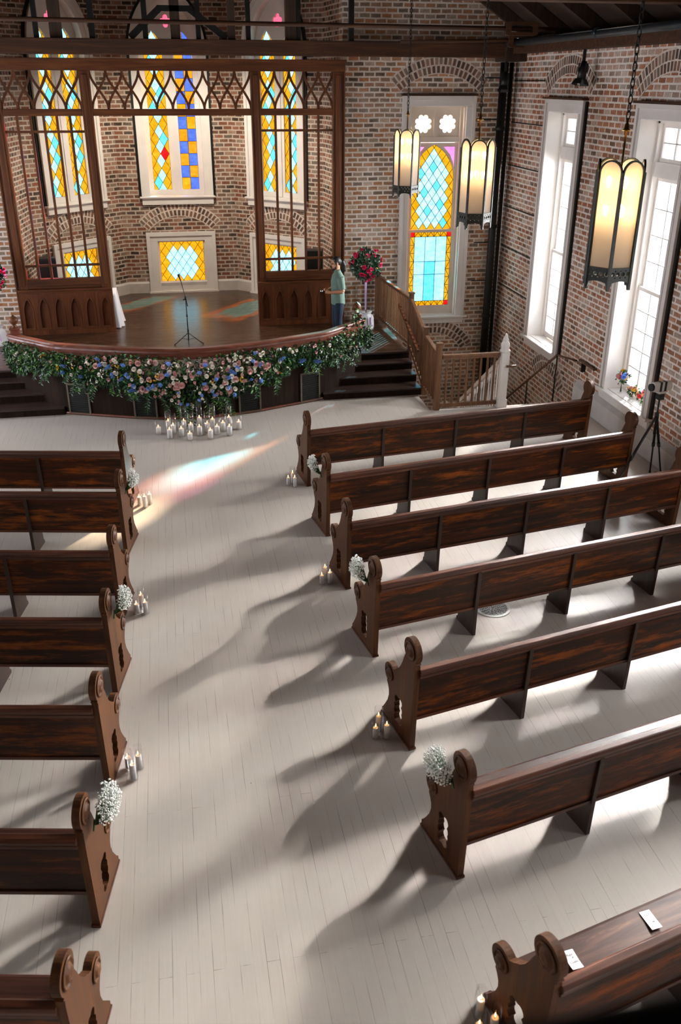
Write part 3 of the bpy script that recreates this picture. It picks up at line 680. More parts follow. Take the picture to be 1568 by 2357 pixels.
for i in range(n - 1):
    a0, a1 = DECK[i], DECK[i + 1]; t = (a1 - a0).normalized(); q = Vector((-t.y, t.x)) * .06
    mb.add([(a0.x, a0.y, 0), (a1.x, a1.y, 0), (a1.x, a1.y, KERB), (a0.x, a0.y, KERB), (a0.x + q.x, a0.y + q.y, 0), (a1.x + q.x, a1.y + q.y, 0), (a1.x + q.x, a1.y + q.y, KERB), (a0.x + q.x, a0.y + q.y, KERB)], [(0, 1, 2, 3), (5, 4, 7, 6), (3, 2, 6, 7)])
mb.box(3.5, XS, 17.12, 17.2, 0, ZS - .045); mb.box(XS - .06, XS, 17.12, YB, 0, ZS - .045)
mb.box(XSL, 2 * CX - 3.5, 17.12, 17.2, 0, ZS - .045)
mb.build('skirt', M_skirt, stage)
mb = MB(); mb.tube([(p.x, p.y - .01, KERB) for p in DECK], .020, 6); mb.tube([(p.x, p.y - .01, .03) for p in BASEC], .025, 6); mb.build('nosing', M_rail, stage)
M_vent = plain('vent_frame', '5d5344', .5, .3)
for tx in (-1.84, -.66, 1.18, 2.38):
    i = min(range(n), key=lambda k: abs(BASEC[k].x - tx)); p, q = BASEC[i], DECK[i]; t = (BASEC[i + 1] - BASEC[i - 1]).normalized()
    z0, z1, hw = .02, .595, .215
    A = Vector((p.x, p.y, 0)); upv = Vector((0, 0, 1)); tv = Vector((t.x, t.y, 0)); nv = Vector((t.y, -t.x, 0))
    FV = lambda u, v, w: A + tv * u + upv * v + nv * w
    mb = MB(); mb.prism([rect(-hw, hw, z0, z1), rect(-hw + .03, hw - .03, z0 + .03, z1 - .03)], 0, .03, FV); v = mb.build('vent_grille', M_vent, stage)
    mb = MB(); mb.prism([rect(-hw + .02, hw - .02, z0 + .02, z1 - .02)], .003, .006, FV)
    for k in range(13):
        z = z0 + .045 + k * (z1 - z0 - .09) / 12; mb.prism([rect(-hw + .03, hw - .03, z - .006, z + .006)], .006, .022, FV)
    mb.build('louvres', M_iron, v)
# steps on both sides
def steps(side, label):
    e = thing('stage_steps', label, 'steps', (0, 0, 0)); mx = (lambda x: x) if side > 0 else (lambda x: 2 * CX - x)
    for k in range(3):
        x0, x1 = sorted((mx(STEP_X[k]), mx(XS))); y0 = STEP_Y[k]; y1 = STEP_Y[k + 1] + .03; z = .146 * (k + 1)
        mb = MB(); mb.box(x0, x1, y0 + .025, y1, 0 if k == 0 else .146 * k - .03, z - .03); mb.build('riser', M_skirt, e)
        mb = MB(); mb.box(x0 - .02, x1 + .0, y0, y1, z - .03, z); bevel(mb.build('tread', M_tread, e), .008)
    x0, x1 = sorted((mx(STEP_X[3]), mx(XS))); mb = MB(); mb.box(x0, x1, 17.05, 17.115, .146 * 3, ZS - .046); mb.build('riser', M_skirt, e)
    mb = MB(); mb.box(x0, x1, 17.03, 17.098, ZS - .035, ZS); mb.build('landing_nosing', M_tread, e)
    return e
steps(1, 'dark wooden steps up to the right end of the stage beside the balustrade')
steps(-1, 'dark wooden steps up to the left end of the stage at the photo edge')

# altar rail
ar = thing('altar_rail', 'curved reddish wooden rail with finial posts along the stage front', 'railing', (0, 0, 0))
RT = 1.31
mb = MB()
def sweep(mb, c, prof, m=0):
    N_ = []
    for i, p in enumerate(c):
        t = (c[min(i + 1, len(c) - 1)] - c[max(i - 1, 0)]).normalized(); N_.append(Vector((t.y, -t.x)))
    k = len(prof); vs = [Vector((p.x + nn.x * a, p.y + nn.y * a, z)) for p, nn in zip(c, N_) for a, z in prof]
    fs = [(i * k + j, i * k + (j + 1) % k, (i + 1) * k + (j + 1) % k, (i + 1) * k + j) for i in range(len(c) - 1) for j in range(k)]
    fs += [tuple(range(k)), tuple(range((len(c) - 1) * k, len(c) * k))]; mb.add(vs, fs, m)
sweep(mb, RAILC, [(-.07, RT - .035), (-.06, RT), (.06, RT), (.075, RT - .02), (.07, RT - .045), (.04, RT - .055), (.045, RT - .085), (-.04, RT - .085)]); mb.build('handrail', M_rail, ar)
mb = MB(); sweep(mb, RAILC, [(-.02, RT - .20), (-.02, RT - .085), (.025, RT - .085), (.025, RT - .20)]); mb.build('rail_board', M_rail, ar)
for i in range(3, len(RAILC) - 1, 5):
    p = RAILC[i]; t = (RAILC[i + 1] - RAILC[i - 1]).normalized(); M_ = Matrix.Translation((p.x, p.y, 0)) @ Matrix.Rotation(math.atan2(t.y, t.x), 4, 'Z')
    mb = MB(); mb.box(-.035, .035, .0, .05, KERB, RT - .2, 0, M_); mb.build('spindle', M_rail, ar)
for p, sgn in ((RAILC[-1], 1), (RAILC[0], -1)):
    mb = MB(); x, y = p.x - .10 * sgn, p.y + .02
    mb.box(x - .075, x + .075, y - .075, y + .075, ZS, 1.38); mb.box(x - .09, x + .09, y - .09, y + .09, 1.38, 1.41); mb.box(x - .09, x + .09, y - .09, y + .09, ZS, ZS + .12); mb.box(x - .085, x + .085, y - .085, y + .085, 1.05, 1.08)
    po = bevel(mb.build('newel_post', M_rail, ar), .008)
    mb = MB(); mb.lathe([(.06, 1.41), (.045, 1.44), (.03, 1.46), (.05, 1.48), (.078, 1.52), (.085, 1.56), (.06, 1.60), (.025, 1.62), (.012, 1.64)], (x, y, 0), 12); mb.build('finial', M_screen, po)

# ------------------------------------------------------------------ chancel screen
sc = thing('chancel_screen', 'tall brown wooden screen with pointed tracery framing the apse opening', 'screen', (0, 0, 0))
Y0, Y1 = 19.64, 19.80
PX = [(-3.22, -3.0), (-1.50, -1.30), (1.81, 2.0), (3.48, 3.70)]
for i, (a, b) in enumerate(PX):
    mb = MB(); mb.box(a, b, Y0, Y1, 1.46, 5.66); mb.box(a + .05, b - .05, Y0 - .02, Y0, 1.6, 5.60)
    if i in (0, 3): mb.box(*((a - .03, a) if i == 0 else (b, b + .03)), Y0 - .03, Y1, ZS, 5.66)
    bevel(mb.build('post', M_screen, sc), .01)
mb = MB(); mb.box(-3.25, 3.73, Y0 - .03, Y1, 5.66, 5.87); mb.box(-3.27, 3.75, Y0 - .06, Y1, 5.83, 5.875); bevel(mb.build('top_rail', M_screenx, sc), .008)
for a, b in ((-3.0, -1.5), (-1.3, 1.81), (2.0, 3.48)):
    mb = MB(); mb.box(a, b, Y0 + .01, Y1 - .02, 4.86, 4.985); bevel(mb.build('middle_rail', M_screenx, sc), .006)
    n_ = 5 if b < 0 else (10 if a < 0 else 5); d = (b - a) / n_
    mb = MB(); zt0, zt1 = 4.985, 5.66
    for i in range(n_ + 1):
        for s in (-1, 1):
            if not 0 <= i + s <= n_: continue
            pts = []
            for k in range(11):
                t = k / 10; q = t * t * (3 - 2 * t); pts.append((a + (i + s * q) * d, zt0 + (zt1 - zt0) * t))
            for k in range(10):
                (xa, za), (xb, zb) = pts[k], pts[k + 1]; mb.bar((xa, Y0 + .06 + s * .006, za), (xb, Y0 + .06 + s * .006, zb), .045, .042, 0, (0, 1, 0))
    mb.build('tracery', M_screen, sc)
for a, b, nm in ((-3.0, -1.5, 6), (2.0, 3.48, 5)):
    for zc in (4.555, 1.985): mb = MB(); mb.box(a, b, Y0 + .04, Y0 + .09, zc, zc + .045); mb.build('cross_bar', M_screenx, sc)
    for i in range(1, nm):
        x = a + (b - a) * i / nm; mb = MB(); mb.box(x - .024, x + .024, Y0 + .035, Y0 + .095, 1.74, 4.86); bevel(mb.build('mullion', M_screen, sc), .006)
    aa, bb = (a - .22, b + .2) if a < 0 else (a - .19, b + .22)
    mb = MB(); mb.box(a, b, Y0 + .0, Y1, 1.60, 1.74); mb.box(aa, bb, Y0 - .07, Y1, 1.50, 1.545); mb.box(aa, bb, Y0 - .04, Y1, 1.46, 1.50); mb.box(a, b, Y0 + .02, Y1, 1.545, 1.60); bevel(mb.build('ledge', M_screenx, sc), .008)
    na = 6; w = (bb - aa) / na; loops = [rect(aa, bb, ZS + .06, 1.46)]
    for i in range(na): loops.append(lancet(aa + w * (i + .5), w * .30, ZS + .13, 1.08, 1.36, 8))
    mb = MB(); mb.prism(loops, Y0 - .02, Y0 + .02, LX); mb.box(aa, bb, Y0 + .02, Y1 - .05, ZS, 1.46); mb.box(aa, bb, Y0 - .045, Y0 + .02, ZS, ZS + .09)
    pn = mb.build('arched_panel', M_panel, sc)
    mb = MB()
    for i in range(na):
        x = aa + w * (i + .5); l = lancet(x, w * .32, ZS + .115, 1.08, 1.385, 8)
        mb.prism([l, lancet(x, w * .27, ZS + .15, 1.08, 1.335, 8)], Y0 - .032, Y0 - .02, LX)
    mb.build('arch_moulding', M_screen, pn)

# ------------------------------------------------------------------ roof timbers near the stage
t = thing('roof_truss', 'dark timber tie beam with posts and iron rods above the screen', 'truss', (0, 0, 0))
mb = MB(); mb.box(XL, 7.12, 19.30, 19.56, 5.93, 6.18); mb.box(XL, 7.12, 19.28, 19.58, 6.15, 6.20); bevel(mb.build('tie_beam', M_beam, t), .012)
for x, w, dark in ((-2.15, .09, 1), (-1.80, .21, 0), (-1.14, .11, 1), (-.16, .10, 1), (.40, .18, 0), (.83, .09, 1), (1.46, .14, 0), (1.78, .09, 1), (2.61, .20, 0), (2.76, .08, 1), (3.80, .10, 1)):
    top = 10.5 - abs(x - CX) * .61
    mb = MB(); mb.box(x - w / 2, x + w / 2, 19.36, 19.36 + w, 6.2, top); mb.build('iron_post' if dark else 'post', M_iron if dark else M_beamz, t)
mb = MB(); mb.bar((-.45, 19.42, 6.22), (.14, 19.42, 6.72), .1, .12); mb.bar((1.36, 19.42, 6.22), (.66, 19.42, 6.72), .1, .12); mb.box(.08, .74, 19.36, 19.48, 6.66, 6.76); mb.build('brace', M_iron, t)
mb = MB(); mb.tube([(XL, 17.0, 6.40), (7.3, 17.0, 6.33)], .035, 8); r = mb.build('tie_rod', M_beam, t)
def buckle(x, y, z, par):
    mb = MB(); mb.prism([[(x - .30, z - .09), (x - .24, z - .11), (x + .24, z - .11), (x + .30, z - .09), (x + .30, z + .09), (x + .24, z + .11), (x - .24, z + .11), (x - .30, z + .09)], rect(x - .2, x + .2, z - .055, z + .055)], y - .05, y + .05, LX); mb.build('turnbuckle', M_beam, par)
buckle(6.4, 17.0, 6.335, r)
mb = MB(); mb.tube([(4.6, 18.6, 6.17), (7.2, 18.6, 6.22)], .03, 8); r = mb.build('tie_rod', M_beam, t); buckle(7.05, 18.6, 6.20, r)
t = thing('tie_beam', 'brown timber tie beam crossing the top edge of the photo', 'beam', (0, 0, 0))
mb = MB(); mb.box(XL, XR, 12.4, 12.62, 6.46, 6.85); mb.box(XL, XR, 12.34, 12.68, 6.43, 6.48); bevel(mb.build('beam', M_beam, t), .012)
mb = MB(); mb.box(XR - .32, XR, YF, 19.18, 6.0, 6.26); tag(bevel(mb.build('wall_plate', M_beam, None), .01), 'dark timber plate along the top of the right brick wall', 'beam')
mb = MB(); mb.box(6.95, XR, 19.2, YB, 5.86, 6.24); tag(bevel(mb.build('corbel', M_beamz, None), .01), 'dark timber block under the beam end in the corner', 'beam')
mb = MB(); mb.tube([(6.92, 8, 6.2), (6.92, 19.1, 6.17)], .06, 12)
for y in (9.5, 12.1, 15): mb.tube([(6.92, y - .05, 6.2), (6.92, y + .05, 6.2)], .075, 12)
tag(mb.build('ceiling_pipe', M_steel), 'grey steel pipe running high along the right wall', 'pipe')
mb = MB(); mb.tube([(7.08, 19.6, 5.85), (7.08, 19.6, -3.0)], .085, 14)
for z in (4.6, 2.6, .6): mb.tube([(7.08, 19.6, z - .04), (7.08, 19.6, z + .04)], .10, 14)
tag(mb.build('downpipe', M_iron), 'thick black vertical pipe in the brick corner right of the stained window', 'pipe')
mb = MB(); mb.tube([(7.28, 19.72, 5.85), (7.28, 19.72, -3.0)], .045, 10); tag(mb.build('conduit', M_black), 'thin dark pipe in the corner beside the thick black one', 'pipe')
def spotlight(loc, aim, label):
    e = thing('spotlight', label, 'spotlight', loc, 0, 'wall spotlights'); e.scale = (.72, .72, .72)
    mb = MB(); mb.box(-.03, .03, -.03, .03, .12, .43); mb.box(-.12, -.10, -.02, .02, -.05, .14); mb.box(.10, .12, -.02, .02, -.05, .14); mb.box(-.12, .12, -.02, .02, .12, .14); mb.build('yoke', M_black, e)
    d = Vector(aim).normalized(); mb = MB(); mb.tube([-d * .18, d * .05, d * .2], [.07, .1, .11], 14); hd = mb.build('housing', M_black, e)
    for s in range(4):
        a = PI / 2 * s; q = d.to_track_quat('Z', 'Y'); mb = MB()
        v = [q @ Vector((x, y, z)) for x, y, z in ((-.09, .1, .2), (.09, .1, .2), (.12, .17, .33), (-.12, .17, .33))]; rot = Matrix.Rotation(a, 3, d)
        v = [rot @ x for x in v]; mb.add(v + [x + rot @ (q @ Vector((0, .006, 0))) for x in v], [(0, 1, 2, 3), (7, 6, 5, 4), (0, 4, 5, 1), (1, 5, 6, 2), (2, 6, 7, 3), (3, 7, 4, 0)]); mb.build('barn_door', M_black, hd)
    return e
spotlight((7.0, 19.30, 5.55), (-.1, -.2, -1), 'black spotlight hanging at the corner pipe above the stained window')
spotlight((7.15, 15.9, 5.68), (-.15, -.1, -1), 'black spotlight hanging over the first clear window')

# ------------------------------------------------------------------ railings of the stairwell
def baluster(mb_parent, x, y, z0, z1, m=None):
    mb = MB(); mb.box(x - .017, x + .017, y - .017, y + .017, z0, z1); return mb.build('baluster', m or M_balus, mb_parent)
sb = thing('balustrade', 'brown wooden balustrade climbing beside the right stage steps', 'railing', (4.62, 15.1, 0))
def P(x, y, z): return Vector((x - 4.62, y - 15.1, z))
def lx(y): return 0 if y < 17.15 else -(y - 17.15) / 2.6 * .12
for y, zt, zb, w in ((15.1, 1.27, 0, .10), (16.0, 1.335, 0, .09), (17.15, 1.74, 0, .09), (19.74, 1.66, ZS, .08)):
    mb = MB(); mb.box(lx(y) - w / 2, lx(y) + w / 2, y - 15.1 - w / 2, y - 15.1 + w / 2, zb, zt - .03); mb.box(lx(y) - w / 2 - .012, lx(y) + w / 2 + .012, y - 15.1 - w / 2 - .012, y - 15.1 + w / 2 + .012, zt - .03, zt); bevel(mb.build('post', M_balus, sb), .006)
segs = [(15.1, 1.04, .08, 16.0, 1.16, .16), (16.0, 1.17, .17, 17.15, 1.60, .68), (17.15, 1.60, .70, 19.74, 1.58, .70)]
for y0, t0, b0, y1, t1, b1 in segs:
    mb = MB(); mb.bar(Vector((lx(y0), y0 - 15.1, t0)), Vector((lx(y1), y1 - 15.1, t1)), .075, .06); bevel(mb.build('handrail', M_balus, sb), .01)
    mb = MB(); mb.bar(Vector((lx(y0), y0 - 15.1, b0)), Vector((lx(y1), y1 - 15.1, b1)), .055, .06); mb.build('bottom_rail', M_balus, sb)
    n_ = int((y1 - y0) / .115)
    for i in range(1, n_):
        t_ = i / n_; y = y0 + (y1 - y0) * t_; baluster(sb, lx(y), y - 15.1, b0 + (b1 - b0) * t_, t0 + (t1 - t0) * t_)
mb = MB(); mb.bar(Vector((-.1, 16.15 - 15.1, .83)), Vector((-.1, 17.75 - 15.1, 1.36)), .045, .045)
for y, z in ((16.4, .90), (17.5, 1.27)): mb.bar(Vector((-.1, y - 15.1, z)), Vector((0, y - 15.1, z - .04)), .03, .03)
mb.build('grab_rail', M_screen, sb)
sf = thing('stairwell_railing', 'brown wooden railing along the front of the stairwell beside the white newel', 'railing', (4.62, 15.08, 0))
mb = MB(); mb.box(.06, 1.145, -.04, .04, .995, 1.05); mb.box(.06, 1.145, -.03, .03, .96, .995); bevel(mb.build('handrail', M_balus, sf), .01)
mb = MB(); mb.box(.065, 1.14, -.03, .03, .06, .13); mb.build('bottom_rail', M_balus, sf)
for i in range(8): x = .15 + i * .13; baluster(sf, x, 0, .13, .96)
st = thing('staircase', 'white railed staircase going down in the corner stairwell', 'staircase', (5.86, 15.07, 0))
mb = MB(); mb.box(-.075, .075, -.075, .075, 0, 1.05); mb.box(-.09, .09, -.09, .09, 0, .16)
mb.lathe([(.09, 1.05), (.10, 1.08), (.07, 1.11), (.085, 1.17), (.08, 1.21), (.05, 1.25), (.055, 1.29), (.03, 1.34), (.012, 1.39)], (0, 0, 0), 12); bevel(mb.build('newel_post', M_white, st), .008)
mb = MB(); mb.box(.06, .10, -.04, .10, .80, .84); mb.tube([(.02, -.09, .8), (.2, -.09, .8)], .022, 8); mb.build('rail_stub', M_balus, st)
for i in range(13):
    y0 = .08 + i * .26; z = -.18 * (i + 1); mb = MB(); mb.box(0, 1.15, y0, y0 + .29, z - .04, z); mb.build('tread', M_tread, st)
    mb = MB(); mb.box(0, 1.15, y0 - .02, y0, z, z + .15); mb.build('riser', M_white, st)
mb = MB(); mb.bar((0, .05, .92), (0, 3.4, -1.40), .07, .08); bevel(mb.build('handrail', M_white, st), .01)
mb = MB(); mb.bar((0, .05, -.10), (0, 3.4, -2.42), .05, .30); mb.build('string_board', M_white, st)
for i in range(24):
    y = .16 + i * .135; z = .92 - (y - .05) * 2.32 / 3.35
    mb = MB(); mb.tube([(0, y, z - 1.02), (0, y, z - .85), (0, y, z - .82), (0, y, z - .6), (0, y, z - .2), (0, y, z - .17), (0, y, z - .03)], [.022, .022, .014, .024, .014, .022, .022], 8); mb.build('baluster', M_white, st)
mb = MB(); mb.box(-.08, .08, 3.35, 3.51, -3.1, -1.2); mb.ball((0, 3.43, -1.12), .09); mb.build('newel_post', M_white, st)
hr = thing('iron_handrail', 'thin dark iron handrail descending along the right wall of the stairwell', 'handrail', (6.95, 15.2, 0))
mb = MB(); mb.tube([(0, 0, .90), (0, 3.2, -1.30)], .024, 8); mb.tube([(0, 0, .90), (.36, -.1, .80)], .018, 8); mb.tube([(.40, -.12, .82), (.40, -.75, .82)], .028, 8); mb.build('rail', M_balus, hr)
for y in (0, 1.3): mb = MB(); z = .90 - y * 2.2 / 3.2; mb.tube([(0, y, z), (0, y, z - .95 if y else 0)], .014, 8); mb.build('upright', M_iron, hr)
mb = MB(); mb.box(.37, .45, -.3, -.26, .64, .80); mb.build('bracket', M_iron, hr)

# ------------------------------------------------------------------ pews
PEW_L, NB = 4.8, 4
def cut_out(cy, cz, n=56):
    lobes = [(sx * .032, sz * .105, .043) for sx in (-1, 1) for sz in (-1, 1)] + [(sx * .040, sz * .028, .040) for sx in (-1, 1) for sz in (-1, 1)]
    out = []
    for i in range(n):
        t = 2 * PI * (i + .5) / n; dx, dz = math.cos(t), math.sin(t); best = .03
        for x, z, r in lobes:
            k = dx * x + dz * z; q = k * k - (x * x + z * z - r * r)
            if q > 0: best = max(best, k + math.sqrt(q))
        out.append((cy + dx * best, cz + dz * best))
    return out
def pew_profile():
    p = [(0, 0), (.59, 0), (.59, .07), (.57, .085)]
    p += [(.52, .16), (.475, .235), (.452, .31), (.455, .36), (.475, .405), (.50, .44)]
    p += circ(.447, .556, .107, 14, R(-62), R(128))
    p += [(.335, .675), (.31, .70), (.27, .735), (.23, .79), (.20, .85), (.175, .915)]
    p += circ(.058, 1.052, .123, 20, R(-42), R(222))
    p += [(-.05, .96), (-.03, .945), (-.034, .90), (-.03, .80)]
    return p
def make_pew(s, label):
    # s = +1: the pew runs to +x from its aisle end; -1: to -x
    e = thing('church_pew', label, 'pew', (0, 0, 0), 0, None)
    FX = lambda y, z, w: Vector((w, y, z))
    for k, x0 in enumerate((0, PEW_L - .055)):
        mb = MB(); mb.prism([pew_profile(), cut_out(.255, .265)], s * x0, s * (x0 + .055), FX)
        o = bevel(mb.build('bench_end', M_pewend, e), .007)
        xo = 0 if k == 0 else PEW_L; d = -1 if k == 0 else 1
        for cy, cz, r_ in ((.058, 1.052, .092), (.447, .556, .076)):
            mb = MB(); mb.lathe([(r_, 0), (r_, .010), (r_ * .86, .014), (r_ * .80, .006), (r_ * .62, .006), (r_ * .5, .022), (r_ * .28, .026), (.001, .018)], (s * xo, cy, cz), 20, 0, True, (s * d, 0, 0), lambda p, t: Vector((p.x * (1 + .1 * math.cos(8 * t) * (p.z > .012)), p.y * (1 + .1 * math.cos(8 * t) * (p.z > .012)), p.z)))
            mb.build('carved_rosette', M_pewend, o)
        mb = MB(); mb.box(*sorted((s * (x0 - .008), s * (x0 + .063))), -.015, .60, 0, .025); bevel(mb.build('base_strip', M_pewrail, o), .005)
    xa, xb = sorted((s * .05, s * (PEW_L - .05)))
    mb = MB(); mb.prism([[(.0, .36), (.025, .36), (-.005, .86), (-.03, .86)]], xa, xb, FX); mb.build('back_panel', M_pew, e)
    mb = MB(); mb.prism([[(-.055, .845), (-.06, .875), (-.05, .90), (.0, .905), (.02, .885), (.015, .84), (-.035, .835)]], xa, xb, FX); mb.prism([[(-.042, .80), (-.046, .835), (-.02, .835), (-.02, .80)]], xa, xb, FX); bevel(mb.build('top_rail', M_pewrail, e), .006)
    mb = MB(); mb.prism([[(-.012, .335), (-.012, .365), (.03, .365), (.03, .335)]], xa, xb, FX); mb.build('bottom_moulding', M_pewrail, e)
    mb = MB(); mb.prism([[(.02, .455), (.455, .475), (.48, .465), (.48, .445), (.455, .44), (.02, .425)]], xa, xb, FX); bevel(mb.build('seat', M_pewseat, e), .006)
    for i in range(1, NB):
        x = s * PEW_L * i / NB
        mb = MB(); mb.prism([[(-.02, 0), (.36, 0), (.36, .04), (.335, .06), (.30, .30), (.38, .44), (-.0, .44), (-.03, .82), (-.048, .82), (-.05, .78), (-.03, .40)]], x - .02, x + .02, FX); bevel(mb.build('support', M_pewsup, e), .004)
    return e
ORD = ['front', 'second', 'third', 'fourth', 'fifth', 'sixth', 'seventh']
PR = [(1.745, 12.09, 7.9), (1.75, 10.43, 9.9), (1.755, 9.03, 9.6), (1.775, 7.61, 10.6), (1.79, 6.13, 12.1), (1.785, 4.65, 12.3), (1.795, 3.085, 13.6)]
PL = [(-.85, 11.72, -10.6), (-.84, 10.35, -10.8), (-.855, 8.80, -10.6), (-.855, 7.44, -10.6), (-.86, 6.10, -10.5), (-.875, 4.70, -10.7), (-.885, 3.47, -11.2)]
RX = ['candles beside its bare end', 'white blossom on its aisle end', 'bare aisle end above a candle trio', 'white blossom, floor grate beneath',
      'bare end behind a candle trio', 'large white blossom on its end', 'two printed cards on its seat']
LXX = ['bare aisle end, nearest the stage', 'white blossom on its aisle end', 'bare aisle end above a candle trio', 'white blossom, candles beside its end',
       'bare end beside a candle trio', 'large white blossom on its end', 'cut off by the lower left corner']
protoR = make_pew(1, ''); protoL = make_pew(-1, '')
for rows, proto, nm, ex in ((PR, protoR, 'right', RX), (PL, protoL, 'left', LXX)):
    for i, (x, y, a) in enumerate(rows):
        o = proto if i == 0 else copy_tree(proto)
        o.location = (x, y, 0); o.rotation_euler = (0, 0, R(a)); tag(o, '%s dark wooden pew in the %s row, %s' % (ORD[i], nm, ex[i]), 'pew', 'church pews in two rows')

# ------------------------------------------------------------------ hanging lanterns
def make_lantern(label):
    e = thing('hanging_lantern', label, 'lantern', (0, 0, 0), 0, 'hanging gothic lanterns')
    rad, H = .215, .80; V = [Vector((rad * math.cos(R(60 * k)), rad * math.sin(R(60 * k)), 0)) for k in range(6)]
    gl = MB()
    for k in range(6):
        a, b = V[k], V[(k + 1) % 6]; t = (b - a).normalized(); w = (b - a).length; nrm = Vector((t.y, -t.x, 0))
        F = lambda u, v, q: a + t * u + nrm * q + Vector((0, 0, v))
        hw = w / 2
        arch = [(w, .15), (w, .15 + H - .0)] + [(hw + hw * math.cos(PI * i / 12), .15 + H + hw * 1.0 * math.sin(PI * i / 12)) for i in range(1, 12)] + [(0, .15 + H), (0, .15)]
        inn = [(w - .014, .16), (w - .014, .15 + H)] + [(hw + (hw - .014) * math.cos(PI * i / 12), .15 + H + (hw - .014) * math.sin(PI * i / 12)) for i in range(1, 12)] + [(.014, .15 + H), (.014, .16)]
        mb = MB(); mb.prism([arch, inn], -.008, .010, F)
        holes = []
        for i in range(4):
            cx_ = w * (i + .5) / 4; holes.append(circ(cx_, .105, .020, 8)); 
        for i in range(3):
            holes.append(circ(w * (i + 1) / 4, .075, .007, 5)); holes.append(circ(w * (i + 1) / 4, .135, .007, 5))
        lo = [(0, .15), (0, .0), (.012, -.03), (.024, .02)] + [(w * i / 8, .02 + .022 * math.sin(PI * i / 8)) for i in range(1, 8)] + [(w - .024, .02), (w - .012, -.03), (w, .0), (w, .15)]
        mb.prism([lo] + holes, -.008, .010, F)
        mb.build('side_frame', M_bronze, e)
        gl = MB(); gl.prism([inn], -.004, -.001, F); gl.build('glass_panel', M_lamp, e)
    mb = MB()
    for v in V: mb.bar(v * 1.01 + Vector((0, 0, -.04)), v * 1.01 + Vector((0, 0, .16 + H)), .024, .024)
    mb.build('corner_bars', M_bronze, e)
    mb = MB(); mb.tube([(0, 0, .30), (0, 0, 1.38)], .009, 8); mb.lathe([(.05, 1.28), (.02, 1.30), (.015, 1.34)], (0, 0, 0), 10)
    for k in range(3):
        a = R(120 * k + 30)
        for z in (.60, .84): mb.tube([(0, 0, z - .05), (.09 * math.cos(a), .09 * math.sin(a), z - .05), (.09 * math.cos(a), .09 * math.sin(a), z - .02)], .007, 6)
    mb.build('stem', M_brass, e)
    for z in (.60, .84):
        for k in range(3):
            a = R(120 * k + 30); mb = MB(); mb.lathe([(.012, 0), (.012, .02), (.026, .045), (.028, .062), (.018, .085), (.004, .095)], (.09 * math.cos(a), .09 * math.sin(a), z - .02), 10); mb.build('bulb', M_bulb, e)
    return e
def chain(e, z0, z1):
    mb = MB(); z = z0; k = 0
    while z < z1:
        q = Matrix.Rotation(R(90 * (k % 2)), 3, 'Z')
        mb.tube([q @ Vector((.018 * math.cos(t), 0, .038 * math.sin(t))) + Vector((0, 0, z)) for t in [2 * PI * i / 8 for i in range(9)]], .0055, 5, 0, False); z += .062; k += 1
    mb.build('chain', M_iron, e)
lan = make_lantern('')
for i, (x, y, z, zt, rz, lab) in enumerate(((4.127, 16.01, 3.70, 9.1, 42, 'farthest and smallest looking lantern, in front of the stained window'), (4.02, 11.88, 3.77, 9.1, 44, 'middle hanging lantern overlapping the right edge of the stained window'), (3.915, 7.69, 3.84, 9.1, 8, 'nearest and largest looking lantern, beside the second clear window'))):
    o = lan if i == 0 else copy_tree(lan)
    o.location = (x, y, z); o.rotation_euler = (0, 0, R(rz)); tag(o, lab, 'lantern', 'hanging gothic lanterns')
for o in [x for x in bpy.data.objects if x.name.startswith('hanging_lantern')]:
    chain(o, 1.40, 8.6 - o.location.z)
    ld = bpy.data.lights.new('lantern_light', 'POINT'); ld.energy = .9; ld.color = (1, .75, .52); ld.shadow_soft_size = .05
    for z in (.62, .86):
        lo = bpy.data.objects.new('lantern_light', ld); COL.objects.link(lo); lo.parent = o; lo.location = (0, 0, z)

# ------------------------------------------------------------------ candles
def make_glass(h, r):
    mb = MB(); mb.lathe([(.001, .004), (r * .97, .004), (r, .0), (r, h), (r - .002, h), (r - .002, .012), (.001, .012)], (0, 0, 0), 20); return mb
def make_candle(h, r):
    mb = MB(); mb.lathe([(r, 0), (r, h - .005), (r * .93, h), (r * .7, h - .004), (.001, h - .008)], (0, 0, 0), 16); return mb
def candle_set(x, y, hc, hg, rc, rg, lab_g, lab_c, grp):
    g = make_glass(hg, rg).build('glass_cylinder', M_thin); g.location = (x, y, 0.001); tag(g, lab_g, 'candle holder', grp[0])
    c = make_candle(hc - .013, rc).build('pillar_candle', M_wax); c.location = (x, y, .014); tag(c, lab_c, 'candle', grp[1])
    mb = MB(); mb.tube([(0, 0, hc - .022), (.001, 0, hc - .008)], .0018, 5); mb.build('wick', M_black, c)
    mb = MB(); k = .6 if rc < .035 else .75
    mb.lathe([(.001, hc - .012), (.007 * k, hc - .002), (.009 * k, hc + .006), (.006 * k, hc + .016), (.001, hc + .030)], (0, 0, 0), 8); mb.build('flame', M_flame, c)
STAGE_C = [(-0.449, 14.703, 0.133, 0.261), (-0.277, 14.87, 0.176, 0.357), (-0.261, 14.469, 0.162, 0.318), (-0.197, 14.691, 0.159, 0.355), (-0.063, 14.526, 0.151, 0.3), (-0.012, 14.874, 0.158, 0.453), (0.074, 14.331, 0.124, 0.236), (0.104, 14.679, 0.16, 0.378), (0.245, 14.532, 0.159, 0.257), (0.262, 14.943, 0.177, 0.459), (0.385, 14.662, 0.163, 0.382), (0.421, 14.321, 0.165, 0.307), (0.487, 14.878, 0.156, 0.438), (0.545, 14.519, 0.152, 0.317), (0.655, 14.664, 0.161, 0.312), (0.751, 14.443, 0.167, 0.302), (0.777, 14.959, 0.148, 0.38), (0.933, 14.715, 0.14, 0.262)]
